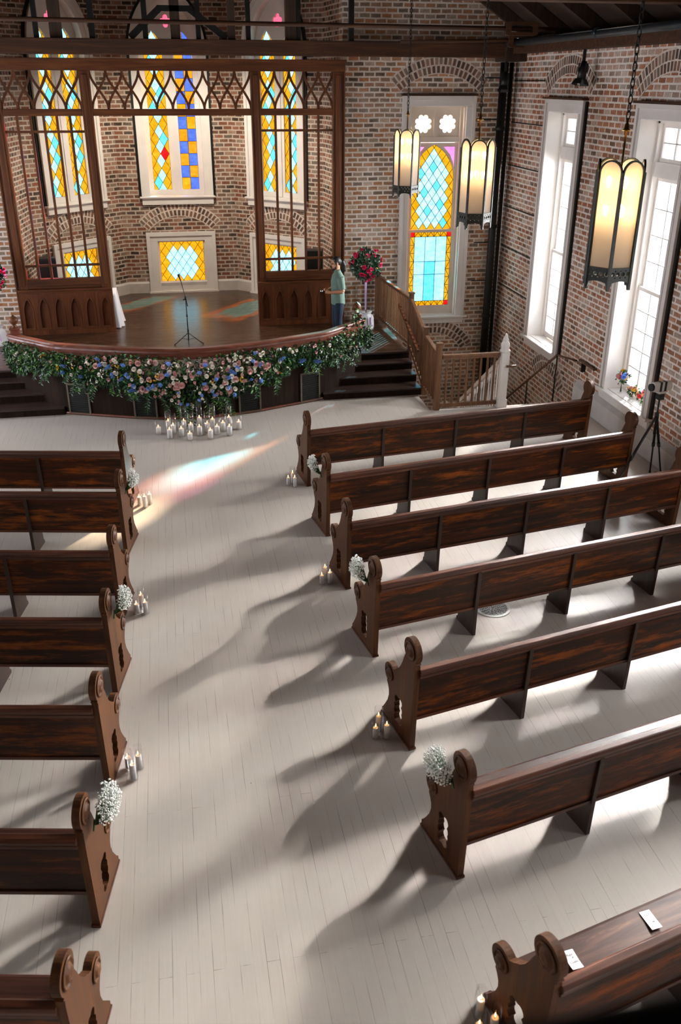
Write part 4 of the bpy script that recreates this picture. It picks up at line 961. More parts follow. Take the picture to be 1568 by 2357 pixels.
ORDS = ['first', 'second', 'third', 'fourth', 'fifth', 'sixth', 'seventh', 'eighth', 'ninth', 'tenth', 'eleventh', 'twelfth', 'thirteenth', 'fourteenth', 'fifteenth', 'sixteenth', 'seventeenth', 'last']
for i, (x, y, hc, hg) in enumerate(STAGE_C):
    wd_ = ORDS[i]
    candle_set(x, y, hc, hg, .043, .056, '%s clear glass cylinder from the left below the stage garland' % wd_, '%s white candle from the left below the stage garland' % wd_, ('glass cylinders below the stage', 'candles below the stage'))
CL = [('front left pew', [(-.722, 11.874), (-.642, 11.77), (-.575, 11.88)]), ('fourth left pew', [(-.70, 8.93), (-.645, 9.04), (-.60, 8.905)]), ('fifth left pew', [(-.722, 6.34), (-.672, 6.185), (-.627, 6.32)]),
      ('front right pew', [(1.470, 12.18), (1.545, 12.235), (1.56, 12.10)]), ('third right pew', [(1.489, 9.20), (1.545, 9.30), (1.59, 9.205)]), ('fifth right pew', [(1.522, 6.345), (1.57, 6.44), (1.622, 6.325)]), ('seventh right pew', [(1.545, 3.42), (1.595, 3.55), (1.65, 3.43)])]
for nm, pts in CL:
    for (x, y), hc, hg, wd_ in zip(pts, (.125, .175, .155), (.20, .27, .25), ('left', 'middle', 'right')):
        candle_set(x, y, hc, hg, .0265, .041, '%s glass cylinder of the trio beside the %s' % (wd_, nm), '%s candle of the trio beside the %s' % (wd_, nm), ('glass cylinders along the aisle', 'candles along the aisle'))

# ------------------------------------------------------------------ flowers
def leaf(mb, p, d, n_, L, W, m=0):
    d = d.normalized(); s_ = d.cross(n_); 
    if s_.length < 1e-4: s_ = d.cross(Vector((1, 0, .3)))
    s_.normalize(); u = s_.cross(d)
    mb.add([p, p + d * L * .45 + s_ * W + u * W * .3, p + d * L, p + d * L * .45 - s_ * W + u * W * .3], [(0, 1, 2), (0, 2, 3)], m)
def rv(): 
    while True:
        v = Vector((random.uniform(-1, 1), random.uniform(-1, 1), random.uniform(-1, 1)))
        if .05 < v.length < 1: return v.normalized()
def rose_mesh(r):
    mb = MB()
    for ring, (rr, h, n_, op) in enumerate(((.22, .55, 3, .1), (.5, .5, 4, .3), (.78, .36, 5, .55), (1.0, .15, 6, .95))):
        for k in range(n_):
            a = 2 * PI * k / n_ + ring * .5; w = PI / n_ * 1.25; pts = []
            for j in range(4):
                t = a + w * (j - 1.5) / 1.5
                for q in range(3):
                    f = q / 2; rad = r * (rr * .35 + (rr * .65) * f ** .8 + op * .12 * f * f); z = r * (-.35 + (h + .35) * math.sin(f * 1.45)) - (r * .18 * op if q == 2 else 0) + r * .08 * (1 - abs(j - 1.5)) * f
                    pts.append((rad * math.cos(t), rad * math.sin(t), z))
            mb.add(pts, [(j * 3 + q, (j + 1) * 3 + q, (j + 1) * 3 + q + 1, j * 3 + q + 1) for j in range(3) for q in range(2)], 0, True)
    mb.ball((0, 0, 0), r * .32, 0, 8); return mb
def floret(mb, p, n_, r, k=5, m=0):
    q = Vector((0, 0, 1)).rotation_difference(n_)
    for i in range(k):
        a = 2 * PI * i / k; mb.add([p, p + q @ Vector((r * .6 * math.cos(a - .5), r * .6 * math.sin(a - .5), r * .25)), p + q @ Vector((r * math.cos(a), r * math.sin(a), r * .3)), p + q @ Vector((r * .6 * math.cos(a + .5), r * .6 * math.sin(a + .5), r * .25))], [(0, 1, 2, 3)], m)
def spike_mesh(L):
    mb = MB(); mb.tube([(0, 0, 0), (0, 0, L)], .004, 5, 1)
    for i in range(30):
        t = i / 29; a = i * 2.4; rr = .024 * (1 - .6 * t); p = Vector((rr * math.cos(a), rr * math.sin(a), L * (.15 + .85 * t))); floret(mb, p, Vector((math.cos(a), math.sin(a), .4)).normalized(), .019 * (1 - .45 * t))
    return mb
def spray_mesh(n_, R_, fr):
    mb = MB()
    for i in range(n_):
        p = rv(); p.z = abs(p.z) * .8; c = p * R_ * random.uniform(.6, 1); mb.tube([(0, 0, -R_), tuple(c)], .003, 4, 1); floret(mb, c, p.normalized(), fr, 6); floret(mb, c + p * fr * .2, p.normalized(), fr * .6, 5)
    return mb
ga = thing('flower_garland', 'lush garland of greenery, roses and blue flowers along the stage rail', 'garland', (0, 0, 0))
S = []; acc = 0
for i, p in enumerate(RAILC):
    if i: acc += (p - RAILC[i - 1]).length
    S.append(acc)
def gp(s, out, z):
    s = max(0, min(acc - 1e-4, s)); i = next(k for k in range(len(S) - 1) if S[k + 1] > s)
    f = (s - S[i]) / (S[i + 1] - S[i]); p = RAILC[i].lerp(RAILC[i + 1], f); t = (RAILC[i + 1] - RAILC[i]).normalized(); n_ = Vector((t.y, -t.x))
    return Vector((p.x + n_.x * out, p.y + n_.y * out, z)), Vector((n_.x, n_.y, 0)), Vector((t.x, t.y, 0))
def gz(s):
    # top and bottom height of the greenery at arc position s
    q = s / acc; x = (q - .49)
    mid = math.exp(-(x / .17) ** 2)
    top = 1.20 + .03 * math.sin(q * 23); bot = .74 - .44 * mid - .07 * math.sin(q * 31) * (1 - mid) - .05 * math.sin(q * 57)
    return top, bot, mid
fo = MB()
for i in range(11000):
    s = random.uniform(.005, 1.01) * acc; top, bot, mid = gz(s)
    v = random.random() ** .85; z = top + (bot - top) * v; bul = math.sin(PI * min(1, max(0, v)) ** .8) ** .5 if 0 < v < 1 else 0
    out = .07 + (.15 + .12 * mid) * bul * random.uniform(.25, 1.05)
    p, n_, t = gp(s, out, z)
    if s < 0 or s > acc: p += t * (s if s < 0 else s - acc)
    d = n_ * random.uniform(.0, .8) + t * random.uniform(-1, 1) + Vector((0, 0, random.uniform(-1.1, .45)))
    leaf(fo, p, d, n_ + rv() * .8, random.uniform(.05, .10), random.uniform(.011, .021))
for i in range(46):          # trailing sprigs
    s = random.uniform(.04, .97) * acc; top, bot, mid = gz(s); p, n_, t = gp(s, .16 + .08 * mid, bot + .12)
    L = random.uniform(.16, .34) * (1 + .2 * mid); d = (Vector((0, 0, -1)) + n_ * random.uniform(.1, .4) + t * random.uniform(-.6, .6)).normalized()
    sp_ = MB(); sp_.tube([p, p + d * L * .6, p + d * L + Vector((0, 0, -.03))], .004, 4); sp_.build('sprig', M_stem, ga, uv=False)
    for k in range(14): q = p + d * L * (k + 1) / 14; leaf(fo, q, d * .5 + t * (1 if k % 2 else -1) * .9 + n_ * random.uniform(-.2, .6), n_ + rv() * .4, random.uniform(.055, .09), .014)
p, n_, t = gp(acc * .955, .04, 1.22)                       # tall sprig rising over the rail on the right
for j, (dx, L) in enumerate(((-.04, .30), (.02, .36), (.06, .24), (.3, .12), (-.35, .10))):
    d = (Vector((0, 0, 1)) + t * dx + n_ * .1).normalized(); q0 = p + t * dx * .8; sp_ = MB(); sp_.tube([q0, q0 + d * L], .004, 4); sp_.build('sprig', M_stem, ga, uv=False)
    for k in range(18): q = q0 + d * L * (k + 1) / 18; leaf(fo, q, d * .3 + rv(), n_ + rv() * .5, .075, .024)
fol = fo.build('foliage', M_leaf, ga, uv=False, fix=False)
def place(src, p, nrm, sc_, first):
    o = src if first else src.copy()
    if not first: COL.objects.link(o)
    o.parent = ga; o.location = p; o.rotation_mode = 'QUATERNION'; o.rotation_quaternion = Vector((0, 0, 1)).rotation_difference(nrm.normalized()) @ Matrix.Rotation(random.uniform(0, 6), 3, 'Z').to_quaternion(); o.scale = (sc_,) * 3
def scatter(name, mb, mats, n_, mu, sig, vr, sc_):
    src = mb.build(name, mats, ga, uv=False, fix=False)
    for k in range(n_):
        q = max(.06, min(.93, random.gauss(mu, sig))); s = q * acc; top, bot, mid = gz(s); v = random.uniform(*vr)
        p, nn, t = gp(s, .07 + (.15 + .12 * mid) * math.sin(PI * v ** .8) ** .5 * 1.05 + .02, top + (bot - top) * v)
        place(src, p, nn + Vector((0, 0, random.uniform(-.1, .7))) + t * random.uniform(-.4, .4), random.uniform(*sc_), k == 0)
scatter('pink_rose', rose_mesh(.048), [M_petal_pink], 30, .54, .11, (.06, .8), (.75, 1.15))
scatter('small_pink_rose', rose_mesh(.026), [M_petal_pink], 70, .52, .16, (.05, .95), (.7, 1.2))
scatter('cream_rose', rose_mesh(.036), [M_petal_white], 60, .49, .12, (.08, .85), (.75, 1.15))
scatter('white_flower_spray', spray_mesh(7, .05, .022), [M_petal_white, M_stem], 60, .48, .15, (.05, .95), (.8, 1.3))
scatter('yellow_flower_spray', spray_mesh(6, .05, .022), [M_petal_yel, M_stem], 14, .35, .16, (.1, .7), (.8, 1.2))
scatter('blue_delphinium', spike_mesh(.17), [M_petal_blue, M_stem], 46, .49, .16, (.08, .9), (.8, 1.25))

def topiary(x, y, label):
    e = thing('rose_topiary', label, 'flower arrangement', (x, y, ZS), 0, 'rose topiaries beside the screen')
    mb = MB(); mb.lathe([(.17, .0), (.185, .05), (.175, .15), (.165, .25), (.15, .30), (.10, .335), (.12, .37), (.14, .39), (.06, .36), (.02, .345)], (0, 0, 0), 28, 0, True, None, lambda p, t: Vector((p.x * (1 + .05 * math.sin(7 * t + p.z * 9) * (p.z > .0)), p.y * (1 + .05 * math.sin(9 * t - p.z * 12)), p.z)))
    mb.build('cloth_wrap', M_cloth, e)
    mb = MB(); mb.prism([[(-.02, .30), (.02, .30), (.03, .12), (0, .14), (-.03, .11)]], -.20, -.196, lambda u, v, w: Vector((.06 + u, w, v))); mb.build('ribbon', M_lilac, e)
    mb = MB(); mb.tube([(0, 0, .33), (.01, 0, .7), (.0, 0, 1.15)], .011, 7); mb.build('trunk', M_stemb, e)
    mb = MB(); mb.prism([[(-.028, 1.10), (.024, 1.10), (.016, .45), (-.010, .40), (-.02, .5)]], -.024, -.020, lambda u, v, w: Vector((u - .012, w, v))); mb.build('ribbon', M_lilac, e)
    mb = MB()
    for i in range(1500):
        d = rv(); r_ = .31 * random.uniform(.55, 1.02) * (1 + .12 * math.sin(5 * d.x + 3 * d.z)); leaf(mb, Vector((0, 0, 1.40)) + d * r_, d + rv() * .9, d + rv() * .4, random.uniform(.05, .085), random.uniform(.014, .024))
    for i in range(14):
        d = rv(); d.z = abs(d.z) * .8; mb.tube([Vector((0, 0, 1.4)) + d * .25, Vector((0, 0, 1.4)) + d * .40], .003, 4)
    mb.build('foliage', M_leaf2, e, uv=False, fix=False)
    src = rose_mesh(.046).build('magenta_rose', [M_petal_mag], e, uv=False, fix=False)
    for k in range(34):
        o = src if k == 0 else src.copy()
        if k: COL.objects.link(o)
        d = rv(); d.y = -abs(d.y) if random.random() < .75 else d.y
        o.parent = e; o.location = Vector((0, 0, 1.40)) + d * random.uniform(.30, .37); o.rotation_mode = 'QUATERNION'; o.rotation_quaternion = Vector((0, 0, 1)).rotation_difference(d); o.scale = (random.uniform(.75, 1.15),) * 3
    return e
M_lilac = plain('lilac_ribbon', 'c5a8cf', .6, noise=.05); M_stemb = plain('brown_stem', '3d3024', .7)
topiary(4.08, 18.93, 'pink rose topiary in a white cloth wrap right of the man'); topiary(-3.62, 18.93, 'pink rose topiary half hidden at the left photo edge')

def posy(pew, s, sc_, label):
    # white filler blossom tied to the aisle face of a pew end
    px, py, a = pew
    e = thing('blossom_posy', label, 'posy', (px, py, 0), R(a), 'white posies tied to pew ends'); 
    c = Vector((-s * .085, .20, 1.0)); st1 = MB(); bl = MB()
    for i in range(560):
        d = rv(); d.x = -s * abs(d.x) if random.random() < .8 else d.x * .3; p = c + Vector((d.x * .12, d.y * .155, d.z * .15)) * random.uniform(.55, 1.05) * sc_
        p.x = -s * max(abs(p.x), .012) if p.x * s < 0 else -s * .012
        r_ = random.uniform(.0055, .0105); bl.add([p + Vector(v) * r_ for v in ((1, 0, 0), (-1, 0, 0), (0, 1, 0), (0, -1, 0), (0, 0, 1), (0, 0, -1))], [(0, 2, 4), (2, 1, 4), (1, 3, 4), (3, 0, 4), (2, 0, 5), (1, 2, 5), (3, 1, 5), (0, 3, 5)], 0, True)
        if i % 4 == 0: st1.tube([Vector((-s * .03, .12, .86)), p], .0016, 3)
    stuff(bl.build('blossoms', M_gyp, e, uv=False)); st1.tube([(-s * .03, .13, .90), (-s * .02, .11, .82)], .008, 6); st1.build('stems', M_stem, e, uv=False)
for i, pw in ((1, PR), (3, PR), (5, PR)): posy(pw[i], 1, (.75, .85, 1)[(i - 1) // 2], 'white blossom posy tied to the end of the %s right pew' % ORD[i])
for i in (1, 3, 5): posy(PL[i], -1, (.8, .85, 1)[(i - 1) // 2], 'white blossom posy tied to the end of the %s left pew' % ORD[i])

def bouquet(x, y, h, r, label, flowers, vase_h, vr):
    e = thing('flower_vase', label, 'vase', (x, y, .628), 0, None)
    mb = MB(); mb.lathe([(.001, .003), (vr * .9, .003), (vr, .0), (vr * .85, vase_h * .5), (vr * 1.05, vase_h), (vr * 1.0, vase_h), (vr * .8, vase_h * .5), (vr * .85, .01), (.001, .01)], (0, 0, 0), 16); mb.build('glass', M_thin, e)
    mb = MB(); lf = MB(); c = Vector((0, 0, h - r))
    fl = []
    for i in range(14):
        d = rv(); d.z = abs(d.z); p = c + d * r * random.uniform(.7, 1.1); fl.append((p, d)); mb.tube([(random.uniform(-.5, .5) * vr, random.uniform(-.5, .5) * vr, .02), (0, 0, vase_h), p], .003, 4)
    for i in range(90): d = rv(); leaf(lf, c + d * r * random.uniform(.3, 1), d + rv() * .5, rv(), .05, .015)
    mb.build('stems', M_stem, e, uv=False); lf.build('foliage', M_leaf, e, uv=False, fix=False)
    for k, (nm, mt, n_) in enumerate(flowers):
        for j in range(n_):
            p, d = fl.pop(0); o = rose_mesh(random.uniform(.028, .042)).build(nm, [mt], e, uv=False, fix=False); o.location = p; o.rotation_mode = 'QUATERNION'; o.rotation_quaternion = Vector((0, 0, 1)).rotation_difference(d)
random.seed(5)
bouquet(7.50, 13.68, .40, .12, 'tall glass vase of mixed bright flowers on the left of the sill', [('yellow_bloom', M_petal_yel, 3), ('coral_bloom', M_petal_red, 2), ('pink_bloom', M_petal_pink, 3), ('blue_bloom', M_petal_blue, 2), ('white_bloom', M_petal_white, 2)], .17, .04)
bouquet(7.55, 13.36, .22, .09, 'short vase of yellow and peach flowers in the middle of the sill', [('yellow_bloom', M_petal_yel, 4), ('peach_bloom', M_petal_or, 4), ('pink_bloom', M_petal_pink, 2)], .08, .03)
bouquet(7.55, 13.03, .24, .09, 'small vase of loose coral tulips behind the tripod', [('coral_bloom', M_petal_red, 3), ('peach_bloom', M_petal_or, 2)], .09, .03)

# ------------------------------------------------------------------ the man on the stage
def ringtube(mb, rings, n=16, m=0):
    # rings: (centre, rx, ry[, tilt axis]) stacked into a closed smooth tube
    vs = []
    for c, rx, ry in rings:
        for k in range(n): t = 2 * PI * k / n; vs.append(Vector(c) + Vector((rx * math.cos(t), ry * math.sin(t), 0)))
    fs = [(i * n + k, i * n + (k + 1) % n, (i + 1) * n + (k + 1) % n, (i + 1) * n + k) for i in range(len(rings) - 1) for k in range(n)]
    fs += [tuple(range(n))[::-1], tuple(range((len(rings) - 1) * n, len(rings) * n))]; mb.add(vs, fs, m, True)
def remesh(o, vox, smooth=3):
    r = o.modifiers.new('remesh', 'REMESH'); r.mode = 'VOXEL'; r.voxel_size = vox; r.use_smooth_shade = True
    if smooth: s_ = o.modifiers.new('smooth', 'SMOOTH'); s_.iterations = smooth; s_.factor = .5
man = thing('person', 'man with a black ponytail in a green shirt and dark jeans holding a microphone', 'person', (3.26, 17.93, ZS + .004), R(6))
# he faces -x; his left side is towards the hall
mb = MB()
ringtube(mb, [((.02, 0, .78), .10, .14), ((.015, 0, .92), .115, .165), ((.01, 0, 1.08), .112, .155), ((.015, 0, 1.25), .12, .17), ((.02, 0, 1.37), .10, .175), ((.015, 0, 1.43), .06, .10), ((0, 0, 1.47), .052, .056), ((-.012, 0, 1.53), .052, .055)], 18)
for s in (-1, 1):
    mb.tube([(.02, s * .085, .90), (.01, s * .095, .70), (-.005, s * .10, .48), (.02, s * .10, .28), (.03, s * .10, .08), (.03, s * .10, .05)], [.092, .085, .062, .06, .042, .045], 14)
    mb.tube([(.05, s * .10, .05), (-.05, s * .105, .04), (-.15, s * .11, .03)], [.045, .042, .032], 10)
# head: skull, jaw, nose, brow, ears
HC = Vector((-.03, 0, 1.615)); hq = Matrix.Rotation(R(-14), 3, 'Y')
def hd(x, y, z): return HC + hq @ Vector((x, y, z))
def hball(x, y, z, r, sc=(1, 1, 1)): mb.ball(hd(x, y, z), r, 0, 12, sc)
hball(.012, 0, .025, .092, (1.06, .82, 1.0)); hball(-.03, 0, -.045, .064, (1.0, .86, 1.05)); hball(-.055, 0, -.085, .030, (1, .95, .8)); hball(-.01, 0, -.06, .058, (1.0, 1.0, .9))
mb.tube([hd(-.082, 0, .022), hd(-.104, 0, -.018), hd(-.090, 0, -.034)], [.009, .014, .010], 8); mb.tube([hd(-.078, -.04, .028), hd(-.088, 0, .030), hd(-.078, .04, .028)], .012, 8)
mb.tube([hd(-.086, -.018, -.058), hd(-.092, 0, -.058), hd(-.086, .018, -.058)], .008, 6)
for s in (-1, 1): hball(.012, s * .078, -.008, .026, (.75, .35, 1.1))
mb.tube([hd(.02, 0, -.05), (0, 0, 1.50), (.015, 0, 1.42)], [.056, .054, .062], 12)
# arms and hands
def arm(s, sh, el, wr, hand):
    mb.tube([sh, (Vector(sh) + Vector(el)) / 2, el], [.052, .046, .040], 12); mb.tube([el, (Vector(el) * .6 + Vector(wr) * .4), wr], [.042, .042, .028], 12)
    w = Vector(wr); h = Vector(hand); d = (h - w).normalized(); upv = Vector((0, 0, 1)); side = d.cross(upv).normalized()
    mb.tube([w, w + d * .04, w + d * .085], [.027, .036, .034], 10)
    for k, L in enumerate((.066, .074, .070, .054)):
        b = w + d * .08 + upv * (.024 - .017 * k); inw = side * (1 if s < 0 else -1)
        mb.tube([b - d * .02, b + d * L * .4 + inw * .006, b + d * L * .62 + inw * .030, b + d * L * .40 + inw * .048], [.0095, .009, .0085, .007], 7)
    b = w + d * .03 + upv * .02; inw = side * (1 if s < 0 else -1); mb.tube([b, b + d * .03 + upv * .022 + inw * .016, b + d * .062 + upv * .024 + inw * .03], [.012, .0105, .008], 7)
arm(-1, (.02, -.185, 1.36), (.055, -.225, 1.085), (-.185, -.175, 1.075), (-.29, -.14, 1.09)); arm(1, (.02, .185, 1.36), (.04, .23, 1.10), (-.17, .12, 1.06), (-.27, .06, 1.085))
body = mb.build('body', M_skin, man, uv=False); remesh(body, .0065, 2)
mb = MB()
ringtube(mb, [((.02, 0, .80), .138, .178), ((.022, 0, .84), .140, .182), ((.015, 0, .98), .136, .178), ((.01, 0, 1.10), .130, .170), ((.014, 0, 1.26), .138, .184), ((.02, 0, 1.36), .118, .196), ((.016, 0, 1.42), .080, .125), ((.006, 0, 1.465), .066, .070)], 20)
for s, sh, el in ((-1, (.02, -.17, 1.365), (.052, -.222, 1.11)), (1, (.02, .17, 1.365), (.038, .226, 1.12))):
    a, b = Vector(sh), Vector(el); mb.tube([a, a.lerp(b, .4), a.lerp(b, .95)], [.070, .070, .066], 14)
mb.tube([(-.058, 0, 1.455), (-.03, -.05, 1.475), (.03, -.062, 1.49), (.062, 0, 1.495), (.03, .062, 1.49), (-.03, .05, 1.475), (-.058, 0, 1.455)], .014, 8)
sh_ = mb.build('shirt', M_shirt, man, uv=False); remesh(sh_, .009, 2)
mb = MB()
ringtube(mb, [((.02, 0, .70), .112, .165), ((.02, 0, .86), .124, .172), ((.02, 0, .93), .12, .168)], 16)
for s in (-1, 1): mb.tube([(.02, s * .085, .84), (.01, s * .095, .70), (-.005, s * .10, .48), (.025, s * .10, .26), (.03, s * .10, .07)], [.105, .098, .078, .075, .070], 14)
tr = mb.build('trousers', M_jean, man, uv=False); remesh(tr, .010, 2)
for s in (-1, 1):
    mb = MB(); mb.tube([(.075, s * .10, .045), (.03, s * .10, .055), (-.06, s * .105, .045), (-.15, s * .11, .035), (-.175, s * .11, .03)], [.035, .052, .047, .040, .02], 12); mb.box(-.18, .08, s * .105 - .042, s * .105 + .042, 0, .02); mb.build('shoe', M_shoe, man, uv=False)
mb = MB(); n0 = len(mb.v)
mb.ball(hd(.028, 0, .038), .098, 0, 14, (1.02, .86, .98)); mb.ball(hd(.07, 0, .0), .062, 0, 10, (.8, 1, 1.2))
mb.tube([hd(.10, 0, .02), hd(.14, 0, -.005), hd(.155, 0, -.08), hd(.135, 0, -.17), hd(.115, .01, -.235)], [.028, .045, .052, .042, .012], 12)
for s in (-1, 1): mb.tube([hd(.0, s * .076, .03), hd(-.012, s * .077, -.01), hd(-.015, s * .074, -.05)], [.018, .014, .010], 8)
hr_ = mb.build('hair', M_hair, man, uv=False); remesh(hr_, .007, 1)
mb = MB(); mb.tube([hd(-.01, -.068, -.055), hd(-.045, -.056, -.085), hd(-.078, 0, -.108), hd(-.045, .056, -.085), hd(-.01, .068, -.055)], [.012, .017, .022, .017, .012], 8); mb.tube([hd(-.093, -.026, -.044), hd(-.1, 0, -.040), hd(-.093, .026, -.044)], .0065, 6); mb.build('beard', M_hair, man, uv=False)
mb = MB()
for s in (-1, 1): mb.ball(hd(-.083, s * .032, .010), .009, 0, 8, (.5, 1.2, .7)); mb.tube([hd(-.088, s * .016, .026), hd(-.089, s * .034, .031), hd(-.078, s * .052, .025)], .005, 5)
mb.build('eyes', M_hair, man, uv=False)
mic = thing('microphone', 'silver headed handheld microphone in the hands of the man', 'microphone', (0, 0, 0)); mic.location = (2.99, 17.78, ZS + 1.085)
mic.rotation_euler = (0, 0, R(6))
mb = MB(); mb.tube([(.10, .012, -.03), (.0, .0, .0), (-.05, -.006, .016)], [.011, .014, .018], 12); mb.build('handle', M_black, mic)
mb = MB(); mb.ball((-.082, -.010, .026), .032, 0, 14); mb.build('grille_head', M_chrome, mic)

# ------------------------------------------------------------------ stage things
ms = thing('microphone_stand', 'thin black tripod boom stand with a microphone at centre stage', 'microphone stand', (.217, 18.39, ZS))
mb = MB(); mb.tube([(0, 0, .08), (0, 0, .92)], .011, 10); mb.tube([(0, 0, .55), (0, 0, .60)], .017, 10); mb.tube([(0, 0, .24), (0, 0, .30)], .018, 10); mb.build('pole', M_black, ms)
for a in (200, 340, 90):
    mb = MB(); c_, s_ = math.cos(R(a)), math.sin(R(a)); mb.tube([(0, 0, .22), (.30 * c_, .30 * s_, .012)], .009, 8); mb.tube([(.14 * c_, .14 * s_, .12), (0, 0, .08)], .005, 6); mb.tube([(.28 * c_, .28 * s_, .025), (.32 * c_, .32 * s_, .012)], .013, 8); mb.build('leg', M_black, ms)
mb = MB(); mb.tube([(.03, .02, .76), (0, 0, .93), (-.075, -.03, 1.30)], .008, 8); mb.tube([(-.005, -.01, .90), (-.008, -.01, .97)], .02, 8); mb.tube([(-.055, -.02, .90), (0, 0, .92)], .012, 8); mb.build('boom', M_black, ms)
mb = MB(); mb.tube([(-.075, -.03, 1.29), (-.10, -.03, 1.37)], [.012, .018], 10); mb.ball((-.107, -.03, 1.395), .026, 0, 10, (1, 1, 1.2)); mb.build('microphone_head', M_black, ms)
def speaker(loc, rz, label):
    e = thing('loudspeaker', label, 'loudspeaker', loc, R(rz), 'stage loudspeakers')
    mb = MB(); mb.box(-.19, .19, -.16, .16, .86, 1.42); bevel(mb.build('cabinet', M_black, e), .015)
    mb = MB(); mb.box(-.17, .17, -.172, -.161, .90, 1.38); mb.build('grille', M_iron, e)
    mb = MB(); mb.tube([(0, 0, .05), (0, 0, .86)], .018, 8)
    mb.build('stand_pole', M_black, e)
    for a in (30, 150, 270): mb = MB(); mb.tube([(0, 0, .30), (.28 * math.cos(R(a)), .28 * math.sin(R(a)), .01)], .010, 6); mb.build('stand_leg', M_black, e)
speaker((-2.72, 20.75, ZS), 20, 'black loudspeaker behind the left side of the screen'); speaker((3.24, 20.75, ZS), -15, 'black loudspeaker behind the right side of the screen')
tb = thing('folding_table', 'table with a draped white cloth behind the left screen panel', 'table', (-1.78, 20.25, ZS))
mb = MB(); mb.box(-.52, .50, -.30, .30, .72, .745); mb.build('tabletop', M_balus, tb)
for x in (-.46, .44):
    for y in (-.24, .24): mb = MB(); mb.tube([(x, y, 0), (x, y, .72)], .014, 8); mb.build('leg', M_iron, tb)
mb = MB(); per = []
for i in range(64):
    t = i / 64 * 4; k = int(t); f = t - k
    c = [(-.54, -.32), (.52, -.32), (.52, .32), (-.54, .32)]; a, b = c[k], c[(k + 1) % 4]; per.append((a[0] + (b[0] - a[0]) * f, a[1] + (b[1] - a[1]) * f))
vs = [];
for lv, (z, fl) in enumerate(((.752, 0), (.70, .01), (.45, .03), (.2, .055), (.02, .08))):
    for i, (x, y) in enumerate(per):
        w = fl * (.7 + .9 * math.sin(i * 1.35) + .35 * math.sin(i * .7 + 1)); L = math.hypot(x, y); vs.append((x + (x / L) * w, y + (y / L) * w, z))
fs = [(l * 64 + i, l * 64 + (i + 1) % 64, (l + 1) * 64 + (i + 1) % 64, (l + 1) * 64 + i) for l in range(4) for i in range(64)] + [tuple(range(64))]
mb.add(vs, fs, 0, True); cl = mb.build('tablecloth', M_cloth); cl.location = (-1.78, 20.25, ZS); tag(cl, 'white cloth hanging beside the left screen panel', 'tablecloth')
md = thing('mixing_desk', 'dark mixing desk seen behind the lower left screen bars', 'mixer', (-1.9, 20.15, ZS + .755))
mb = MB(); mb.prism([[(-.2, 0), (.2, 0), (.2, .16), (-.2, .05)]], -.38, .38, lambda y, z, x: Vector((x, y, z))); mb.build('case', M_black, md)
mb = MB()
for i in range(12): mb.tube([(-.33 + i * .06, .05, .12), (-.33 + i * .06, .05, .15)], .012, 6)
mb.build('knobs', M_chrome, md)
mb = MB(); mb.tube([(-3.1, 20.40, 6.06), (3.62, 20.40, 6.06)], .03, 8); tag(mb.build('lighting_bar', M_iron), 'thin dark bar carrying two downlights behind the screen top', 'bar')
for x, lab in ((-.12, 'left small round downlight under the beam before the apse'), (.90, 'right small round downlight under the beam before the apse')):
    e = thing('downlight', lab, 'light', (x, 20.40, 6.03), 0, 'downlights under the beam')
    mb = MB(); mb.lathe([(.075, -.03), (.09, -.03), (.09, 0), (.07, 0)], (0, 0, 0), 18); mb.build('ring', M_bronze, e)
    mb = MB(); mb.lathe([(.001, -.018), (.074, -.018)], (0, 0, 0), 18); mb.build('lens', emit('downlight_lens', (1, .86, .62, 1), 12), e)
    ld = bpy.data.lights.new('downlight', 'SPOT'); ld.energy = DOWN_W; ld.color = (1, .88, .72); ld.spot_size = R(150); ld.spot_blend = .6; ld.shadow_soft_size = .08
    lo = bpy.data.objects.new('downlight_lamp', ld); COL.objects.link(lo); lo.parent = e; lo.location = (0, .02, -.05); lo.rotation_euler = (R(20), 0, 0)

# ------------------------------------------------------------------ camera tripod by the window
tp = thing('tripod', 'black camera tripod standing behind the second pew by the window', 'tripod', (6.95, 11.50, 0))
mb = MB(); mb.tube([(0, 0, .72), (0, 0, 1.27)], .014, 10); mb.tube([(0, 0, .95), (0, 0, 1.06)], .032, 10); mb.build('centre_column', M_black, tp)
for fx, fy in ((.14, .16), (.30, .12), (-1.0, -.70)):
    a, b = Vector((0, 0, 1.02)), Vector((fx, fy, .008)); m_ = a.lerp(b, .5); mb = MB(); mb.tube([a, m_], .020, 8); mb.tube([m_, b], .013, 8); mb.tube([a.lerp(b, .47), a.lerp(b, .53)], .026, 8); mb.tube([a.lerp(b, .97), b], .018, 8); mb.build('leg', M_black, tp)
mb = MB(); mb.box(-.045, .045, -.045, .045, 1.27, 1.36); mb.tube([(0, -.06, 1.31), (0, .06, 1.31)], .03, 10); mb.build('pan_head', M_black, tp)
cm = thing('camera', 'silver and black camera mounted on the tripod by the window', 'camera', (6.95, 11.50, 1.362), R(10)); cm.scale = (1.25, 1.25, 1.25)
mb = MB(); mb.box(-.13, .13, -.03, .03, .03, .14); mb.box(-.05, .05, -.04, .04, .0, .03); bevel(mb.build('body', M_silver, cm), .008)
for x in (-.045, .02): mb = MB(); mb.box(x, x + .03, -.032, .032, .028, .142); mb.build('grip_band', M_black, cm)
mb = MB(); mb.tube([(-.16, 0, .085), (-.13, 0, .085)], .045, 14); mb.build('lens', M_black, cm)

